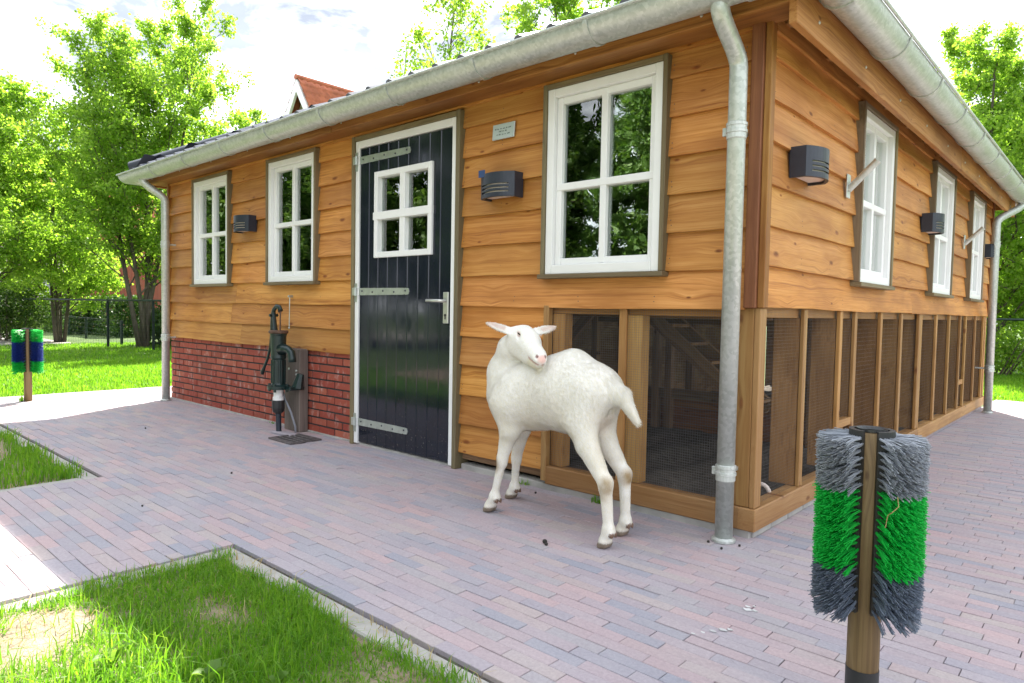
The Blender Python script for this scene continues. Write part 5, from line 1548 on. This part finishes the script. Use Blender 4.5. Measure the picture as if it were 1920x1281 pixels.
# ================================================================== TREES AND BACKDROP
def leaves_np(P, size, seed, up_bias=0.25):
    q = np.random.default_rng(seed); n = len(P)
    a = q.normal(0, 1, (n, 3)); a[:, 2] -= 0.25; a /= np.linalg.norm(a, axis=1)[:, None]
    b = q.normal(0, 1, (n, 3)); b -= a * (a * b).sum(1)[:, None]; b /= np.linalg.norm(b, axis=1)[:, None]
    c = np.cross(a, b)
    L_ = size * q.uniform(0.65, 1.25, n)[:, None]; W_ = L_ * 0.36
    v0 = P; v1 = P + a * L_ * 0.5 + b * W_ + c * L_ * 0.07; v2 = P + a * L_; v3 = P + a * L_ * 0.5 - b * W_ + c * L_ * 0.07
    V = np.stack([v0, v1, v2, v3], 1).reshape(-1, 3)
    F = np.arange(4 * n).reshape(n, 4)
    F = np.concatenate([F[:, [0, 1, 2]], F[:, [0, 2, 3]]])
    return V, F

def tree(name, label, base, height, spread, clear, stems, limbs, n_leaf, leaf, seed, mat='leaf', group=None, twigs=7, jit=0.12, trunk_r=0.10, cone=0.55, category="tree", lean=0.1, rise=0.75):
    q = random.Random(seed); nq = np.random.default_rng(seed)
    root = empty(name, base); tag(root, label, category, group)
    tr = MB(); tw = []                                     # twig segments carry the leaves
    for s_ in range(stems):
        az = q.uniform(0, 6.28); ln = lean * q.uniform(0.4, 1.0) * height * (0 if stems == 1 else 1)
        hh = height * (1.0 if s_ == 0 else q.uniform(0.72, 0.97))
        pts = []; wob = q.uniform(0, 6)
        for k in range(9):
            t = k / 8
            pts.append(Vector((math.cos(az) * (0.08 * (stems > 1) + ln * t) + 0.015 * height * math.sin(wob + t * 5), math.sin(az) * (0.08 * (stems > 1) + ln * t) + 0.015 * height * math.cos(wob + t * 4), hh * t - 0.1 * (k == 0))))
        r0 = trunk_r * (1 if stems == 1 else 0.62)
        tr.tube(pts, [max(0.008, r0 * (1 - 0.92 * k / 8)) for k in range(9)], 7)
        tw.append((pts[-1], pts[-2], 0.6))
        for i in range(limbs):
            t = clear + (0.98 - clear) * ((i + q.random()) / limbs)
            kk = min(7, int(t * 8)); p0 = pts[kk].lerp(pts[kk + 1], t * 8 - kk)
            rel = (t - clear) / (1 - clear)
            prof = (1 - rel) ** cone * (0.55 + 0.45 * min(1, rel * 4))
            Lb = spread * prof * q.uniform(0.65, 1.15) + 0.12 * height * 0.4
            a2 = q.uniform(0, 6.28); up = rise * q.uniform(0.5, 1.3) + rel * 0.5
            d = Vector((math.cos(a2), math.sin(a2), up)).normalized()
            br = [p0]
            for k in range(1, 6):
                d2 = (d + Vector((q.gauss(0, .16), q.gauss(0, .16), q.gauss(0.0, .12)))).normalized()
                br.append(br[-1] + d2 * Lb / 5)
            rb = max(0.006, r0 * 0.38 * (1 - 0.75 * t))
            tr.tube(br, [max(0.004, rb * (1 - 0.85 * k / 5)) for k in range(6)], 5, cap=False)
            tw.append((br[-1], br[-2], 0.5))
            for j in range(twigs):
                u = 0.25 + 0.75 * (j + q.random()) / twigs; kk2 = min(4, int(u * 5)); p1 = br[kk2].lerp(br[kk2 + 1], u * 5 - kk2)
                dd = (d * 0.7 + Vector((q.gauss(0, .7), q.gauss(0, .7), q.gauss(.15, .5)))).normalized()
                lt = Lb * q.uniform(0.22, 0.50) * (1.15 - u * 0.5)
                p2 = p1 + dd * lt
                if lt > 0.15: tr.tube([p1, p1.lerp(p2, .5) + Vector((0, 0, lt * .04)), p2], [rb * .4 + .002, rb * .25 + .002, .002], 3, cap=False)
                tw.append((p2, p1, lt))
                for _ in range(2):
                    d3 = (dd + Vector((q.gauss(0, .8), q.gauss(0, .8), q.gauss(0, .6)))).normalized()
                    pm = p1.lerp(p2, q.uniform(.3, .9)); tw.append((pm + d3 * lt * .5, pm, lt * .5))
    tr.obj("trunk", M_['bark'], root, smooth=True)
    E_ = np.array([list(a) for a, b, c in tw]); S_ = np.array([list(b) for a, b, c in tw]); w = np.array([c for a, b, c in tw]) + 0.05
    k = nq.choice(len(tw), n_leaf, p=w / w.sum()); t = nq.random(n_leaf) ** 0.8
    P = S_[k] + (E_[k] - S_[k]) * t[:, None] * 1.06 + nq.normal(0, jit * 0.5, (n_leaf, 3))
    V, F = leaves_np(P, leaf, seed + 1)
    mk("crown", np_mesh("crown", V, F), M_[mat], root)
    return root

def leaf_mass(name, label, c, half, n, leaf, seed, mat, category, group=None, boxy=True, stem=True):
    """clipped hedge or bush: leaves spread through the volume's outer layer on a twiggy core"""
    q = np.random.default_rng(seed)
    root = empty(name, (c[0], c[1], -0.02)); tag(root, label, category, group)
    h = np.array(half)
    if boxy:
        P = q.uniform(-1, 1, (n, 3)); ax_ = q.integers(0, 3, n); sg = np.where(q.random(n) < .5, -1, 1)
        P[np.arange(n), ax_] = sg * (1 - np.abs(q.normal(0, .10, n)))
        P = P * h + q.normal(0, .02, (n, 3))
    else:
        P = q.normal(0, 1, (n, 3)); P /= np.linalg.norm(P, axis=1)[:, None]; P *= (q.uniform(.35, 1.0, n) ** .6 * (1 + .16 * np.sin(P[:, 0] * 6 + P[:, 2] * 5) + .12 * np.sin(P[:, 1] * 9)))[:, None]
        P = P * h
    P[:, 2] += h[2]; P[:, 2] = np.abs(P[:, 2])
    V, F = leaves_np(P, leaf, seed + 1)
    mk("foliage", np_mesh("foliage", V, F), M_[mat], root)
    m = MB(); r = random.Random(seed)
    for i in range(14):
        x, y = r.uniform(-.8, .8) * h[0], r.uniform(-.8, .8) * h[1]
        m.tube([(x * .7, y * .7, 0), (x, y, h[2] * 1.5)], [0.02, 0.006], 5)
    tag(m.obj("stems", M_['bark'], root), kind="stuff")
    return root

# left of the shed
tree("alder_tree", "tall multi stemmed leafy tree behind the fence, left of the shed", (-15.9, 3.1, -0.05), 8.0, 2.7, 0.17, 6, 17, 66000, 0.078, 21, trunk_r=0.10, cone=0.7, lean=0.16, rise=1.1)
tree("alder_tree", "leafy tree at the far left edge, its crown cut by the frame", (-18.6, 0.6, -0.05), 6.7, 2.4, 0.15, 4, 14, 38000, 0.082, 22, trunk_r=0.10, cone=0.55, lean=0.10, rise=0.9)
tree("alder_tree", "lower leafy tree between the two tall trees on the left", (-20.0, 2.4, -0.05), 5.0, 2.6, 0.14, 5, 14, 44000, 0.085, 23, trunk_r=0.085, cone=0.4, lean=0.14)
tree("alder_tree", "leafy tree standing close behind the shed's left corner", (-14.4, 5.0, -0.05), 6.0, 1.9, 0.15, 5, 14, 36000, 0.078, 24, trunk_r=0.09, cone=0.6, lean=0.15, rise=1.0)
# behind the shed
tree("young_birch", "slender young tree rising above the middle of the roof", (-9.1, 6.45, -0.05), 9.0, 1.15, 0.35, 1, 30, 6000, 0.075, 31, trunk_r=0.06, cone=0.7, rise=1.1, twigs=5)
tree("young_birch", "thin leafy sapling tip showing above the gutter", (-9.75, 5.75, -0.05), 6.3, 0.35, 0.4, 1, 14, 900, 0.075, 32, trunk_r=0.03, cone=0.9, rise=1.6, twigs=4)
tree("alder_tree", "bushy treetop showing above the gutter by the large window", (-8.4, 10.0, -0.05), 9.4, 1.9, 0.3, 3, 16, 36000, 0.085, 33, trunk_r=0.14, cone=0.4, rise=0.9)
# right of the shed
tree("alder_tree", "large leafy tree behind the right hand gutter", (-1.0, 12.9, -0.05), 6.7, 2.3, 0.06, 4, 17, 64000, 0.07, 41, trunk_r=0.15, cone=0.75, lean=0.14, rise=1.1)
tree("alder_tree", "leafy tree at the right edge of the photo beyond the far downpipe", (0.4, 15.0, -0.05), 5.2, 2.6, 0.05, 4, 14, 60000, 0.078, 42, trunk_r=0.12, cone=0.4, lean=0.12)
tree("alder_tree", "leafy tree farther off between the two right hand trees", (-1.6, 19.5, -0.05), 6.6, 3.2, 0.06, 3, 14, 36000, 0.12, 43, trunk_r=0.14, cone=0.45)
leaf_mass("shrub", "dark rounded shrub on the lawn at the right edge", (0.75, 11.2), (0.5, 0.5, 0.42), 3800, 0.06, 51, 'leaf_dark', "shrub", None, False)
leaf_mass("shrub", "low bright shrub under the right hand trees", (-1.2, 12.2), (1.5, 0.5, 0.45), 6000, 0.07, 52, 'leaf', "shrub", None, False)
leaf_mass("shrub", "ivy grown shrub at the fence left of the downpipe", (-16.0, 4.0), (1.3, 0.8, 0.55), 7000, 0.08, 53, 'leaf_dark', "shrub", None, False)
leaf_mass("shrub", "loose shrub below the left hand trees", (-21.5, 1.6), (1.4, 1.0, 0.8), 9000, 0.08, 54, 'hedge', "shrub", None, False)
leaf_mass("hedge", "clipped green hedge in front of the brick house", (-27.0, 4.6), (1.7, 0.5, 0.55), 9000, 0.09, 55, 'hedge', "hedge")
leaf_mass("hedge", "darker clipped hedge beside the trees near the brick house", (-24.0, 5.2), (1.5, 0.5, 0.62), 9000, 0.09, 56, 'leaf_dark', "hedge")
leaf_mass("hedge", "clipped hedge at the left edge of the photo", (-26.5, 0.2), (1.3, 0.9, 0.66), 9000, 0.09, 57, 'hedge', "hedge")
# trees on the camera's side, seen in the panes
RG = "trees across the paving, mirrored in the window panes"
for i, (x, y, h_, sp) in enumerate([(-10.5, -9.8, 8.5, 3.2), (-14.6, -11.5, 9.0, 3.4), (-17.5, -9.0, 8.5, 3.2), (-6.4, -11.6, 8.5, 3.2), (-2.4, -11.0, 9.0, 3.3), (-14.5, -8.5, 7.5, 3.0), (-8.5, -14.5, 9.0, 3.4), (-4.4, -14.6, 9.5, 3.5), (-12.6, -12.8, 8.5, 3.2), (-18.0, -6.0, 7.5, 3.0)]):
    tree("alder_tree", "leafy tree of the row mirrored in the front windows", (x, y, -0.05), h_, sp, 0.05, 3, 14, 46000, 0.125, 60 + i, 'leaf_mid', RG, trunk_r=0.14, cone=0.4)
for i, (x, y, h_) in enumerate([(7.5, 9.0, 5.5), (8.0, 14.5, 6.0), (5.5, 19.5, 6.0)]):
    tree("alder_tree", "leafy tree of the row mirrored in the right side windows", (x, y, -0.05), h_, 2.6, 0.08, 2, 12, 13000, 0.15, 80 + i, 'leaf', "trees mirrored in the side windows", trunk_r=0.13, cone=0.4)

# ------------------------------------------------------------------ fences
def fence(pts, hgt, label, pitch, net=True, low=False):
    root = empty("wire_fence", (*pts[0], -0.05)); tag(root, label, "fence")
    o = Vector((*pts[0], 0))
    for a, b in zip(pts[:-1], pts[1:]):
        A = Vector((*a, 0)) - o; B = Vector((*b, 0)) - o; n = max(1, round((B - A).length / pitch))
        MB().tube([A + Vector((0, 0, hgt)), B + Vector((0, 0, hgt))], 0.021 if not low else 0.004, 8).obj("rail", M_['fence_green'], root)
        for k in range(n + 1):
            p = A.lerp(B, k / n)
            MB().tube([p, p + Vector((0, 0, hgt + 0.02))], 0.03 if not low else 0.035, 8).obj("post", M_['fence_green'], root)
        m = MB(); Ln = (B - A).length; st = 0.12
        for k in range(int(Ln / st)):
            p = A.lerp(B, k * st / Ln); m.tube([p, p + Vector((0, 0, hgt))], 0.0016, 3, cap=False)
        z = 0.1
        while z < hgt: m.tube([A + Vector((0, 0, z)), B + Vector((0, 0, z))], 0.0016, 3, cap=False); z += 0.12
        tag(m.obj("wire_net", M_['fence_green'], root), kind="stuff")
fence([(-30.4, 0.2), (-16.36, 2.5), (-14.5, 2.81), (-9.0, 3.7)], 1.13, "dark green steel rail fence beyond the sunny lawn on the left", 7.0)
fence([(-24.6, 3.9), (-18.6, 3.2), (-17.0, 3.0)], 0.62, "low wire fence with wooden posts behind the dark green fence", 3.0, low=True)
fence([(-6.0, 12.6), (6.0, 11.2)], 1.06, "dark green steel rail fence behind the lawn at the right", 4.0)

# ------------------------------------------------------------------ houses
M_['house_brick'] = None
s = NT("house_brick")
br = s.n("TexBrick", {"Vector": s.n("VectorMath", {0: s.obj(), 1: (1, 1, 1)}, operation='MULTIPLY').outputs[0], "Scale": 4.2, "Color1": (0.30, 0.085, 0.05, 1), "Color2": (0.24, 0.06, 0.038, 1), "Mortar": (0.26, 0.2, 0.17, 1), "Mortar Size": 0.015})
M_['house_brick'] = s.done(br.outputs[0], 0.85)
M_['terracotta'] = plain("terracotta", (0.42, 0.125, 0.062), 0.7, 0.25, 3.0, 0.2)
M_['gable'] = plain("gable_boards", (0.42, 0.40, 0.24), 0.7, 0.08)
M_['dark_glass'] = plain("house_glass", (0.03, 0.035, 0.04), 0.08, 0.2)
def house_window(parent, x, y, z, w, h, axis='y'):
    wn_ = empty("window", parent=parent); wn_.matrix_basis = T(x, y, z) @ (RZ(0) if axis == 'y' else RZ(R(90)))
    MB().box(-w / 2, w / 2, -0.06, 0.02, 0, 0.09).box(-w / 2, w / 2, -0.06, 0.02, h - 0.09, h).box(-w / 2, -w / 2 + 0.09, -0.06, 0.02, 0.09, h - 0.09).box(w / 2 - 0.09, w / 2, -0.06, 0.02, 0.09, h - 0.09).box(-0.04, 0.04, -0.05, 0.02, 0.09, h - 0.09).obj("frame", M_['white'], wn_)
    MB().box(-w / 2 + 0.09, w / 2 - 0.09, -0.03, -0.015, 0.09, h - 0.09).obj("pane", M_['dark_glass'], wn_)
def house(name, label, base, rz, wx, ly, wall_h, pitch, wins, brick='house_brick', gable=True):
    root = empty(name, (*base, -0.05), rz); tag(root, label, "house")
    rh = wx / 2 * math.tan(pitch)
    MB().box(-wx / 2, wx / 2, 0, ly, 0, wall_h).obj("wall", M_[brick], root)
    MB().add([(-wx / 2, 0.01, wall_h), (wx / 2, 0.01, wall_h), (0, 0.01, wall_h + rh), (-wx / 2, ly - .01, wall_h), (wx / 2, ly - .01, wall_h), (0, ly - .01, wall_h + rh)], [(0, 1, 2), (5, 4, 3), (0, 3, 4, 1)]).obj("gable_wall", M_['gable'], root)
    sl = math.hypot(wx / 2 + 0.35, (wx / 2 + 0.35) * math.tan(pitch))
    for sg in (-1, 1):
        # pantiled slope: real waves and stepped courses
        nu, nv = int((ly + 0.8) / 0.05), int(sl / 0.33); V = []; F = []
        for j in range(nv + 1):
            for e_ in (0, 1):
                t = (j + e_ * 0.98) / (nv + 1); d = sl * t
                for i in range(nu + 1):
                    y = -0.4 + (ly + 0.8) * i / nu
                    zz = 0.035 * abs(math.sin(y * math.pi / 0.25)) + (0.05 if e_ == 1 else 0.0)
                    V.append((sg * (d * math.cos(pitch) + zz * math.sin(pitch)), y, wall_h + rh + 0.1 - d * math.sin(pitch) + zz * math.cos(pitch)))
        row = nu + 1
        for j in range(2 * (nv + 1) - 1):
            for i in range(nu): F.append((j * row + i, j * row + i + 1, (j + 1) * row + i + 1, (j + 1) * row + i))
        r_ = mk("roof_slope", np_mesh("roof_slope", V, F), M_['terracotta'], root); tag(r_, kind="stuff")
        # barge boards
        L0 = Vector((0, -0.42, wall_h + rh + 0.08)); L1 = Vector((sg * sl * math.cos(pitch), -0.42, wall_h + rh + 0.08 - sl * math.sin(pitch)))
        n_ = Vector((0, 0, -0.30))
        MB().add([L0, L1, L1 + n_, L0 + n_ * 1.5] + [p + Vector((0, 0.09, 0)) for p in (L0, L1, L1 + n_, L0 + n_ * 1.5)], [(0, 1, 2, 3), (7, 6, 5, 4), (0, 4, 5, 1), (2, 6, 7, 3), (1, 5, 6, 2)]).obj("barge_board", M_['white'], root)
    MB().tube([(0, -0.45, wall_h + rh + 0.12), (0, ly + 0.4, wall_h + rh + 0.12)], 0.10, 8).obj("ridge", M_['terracotta'], root)
    for wv_ in wins: house_window(root, *wv_)
    return root
house("brick_house", "house with orange pantiled gable roof rising behind the shed", (-20.2, 9.95), 0.0, 5.2, 9.0, 4.75, R(57), [(-1.2, 0, 1.0, 1.2, 1.5), (1.2, 0, 1.0, 1.2, 1.5)])
house("brick_house", "red brick house with white window frames behind the left hand trees", (-37.0, 5.2), R(8), 11.0, 8.0, 4.4, R(32),
      [(-2.6, 0, 0.9, 1.5, 1.6), (0.9, 0, 0.05, 1.0, 2.2), (3.0, 0, 0.9, 1.3, 1.6), (-2.6, 0, 3.3, 1.3, 1.4), (2.4, 0, 3.3, 1.3, 1.4), (4.5, 2.5, 0.9, 1.4, 1.6, 'x'), (4.5, 5.2, 0.9, 1.4, 1.6, 'x')])
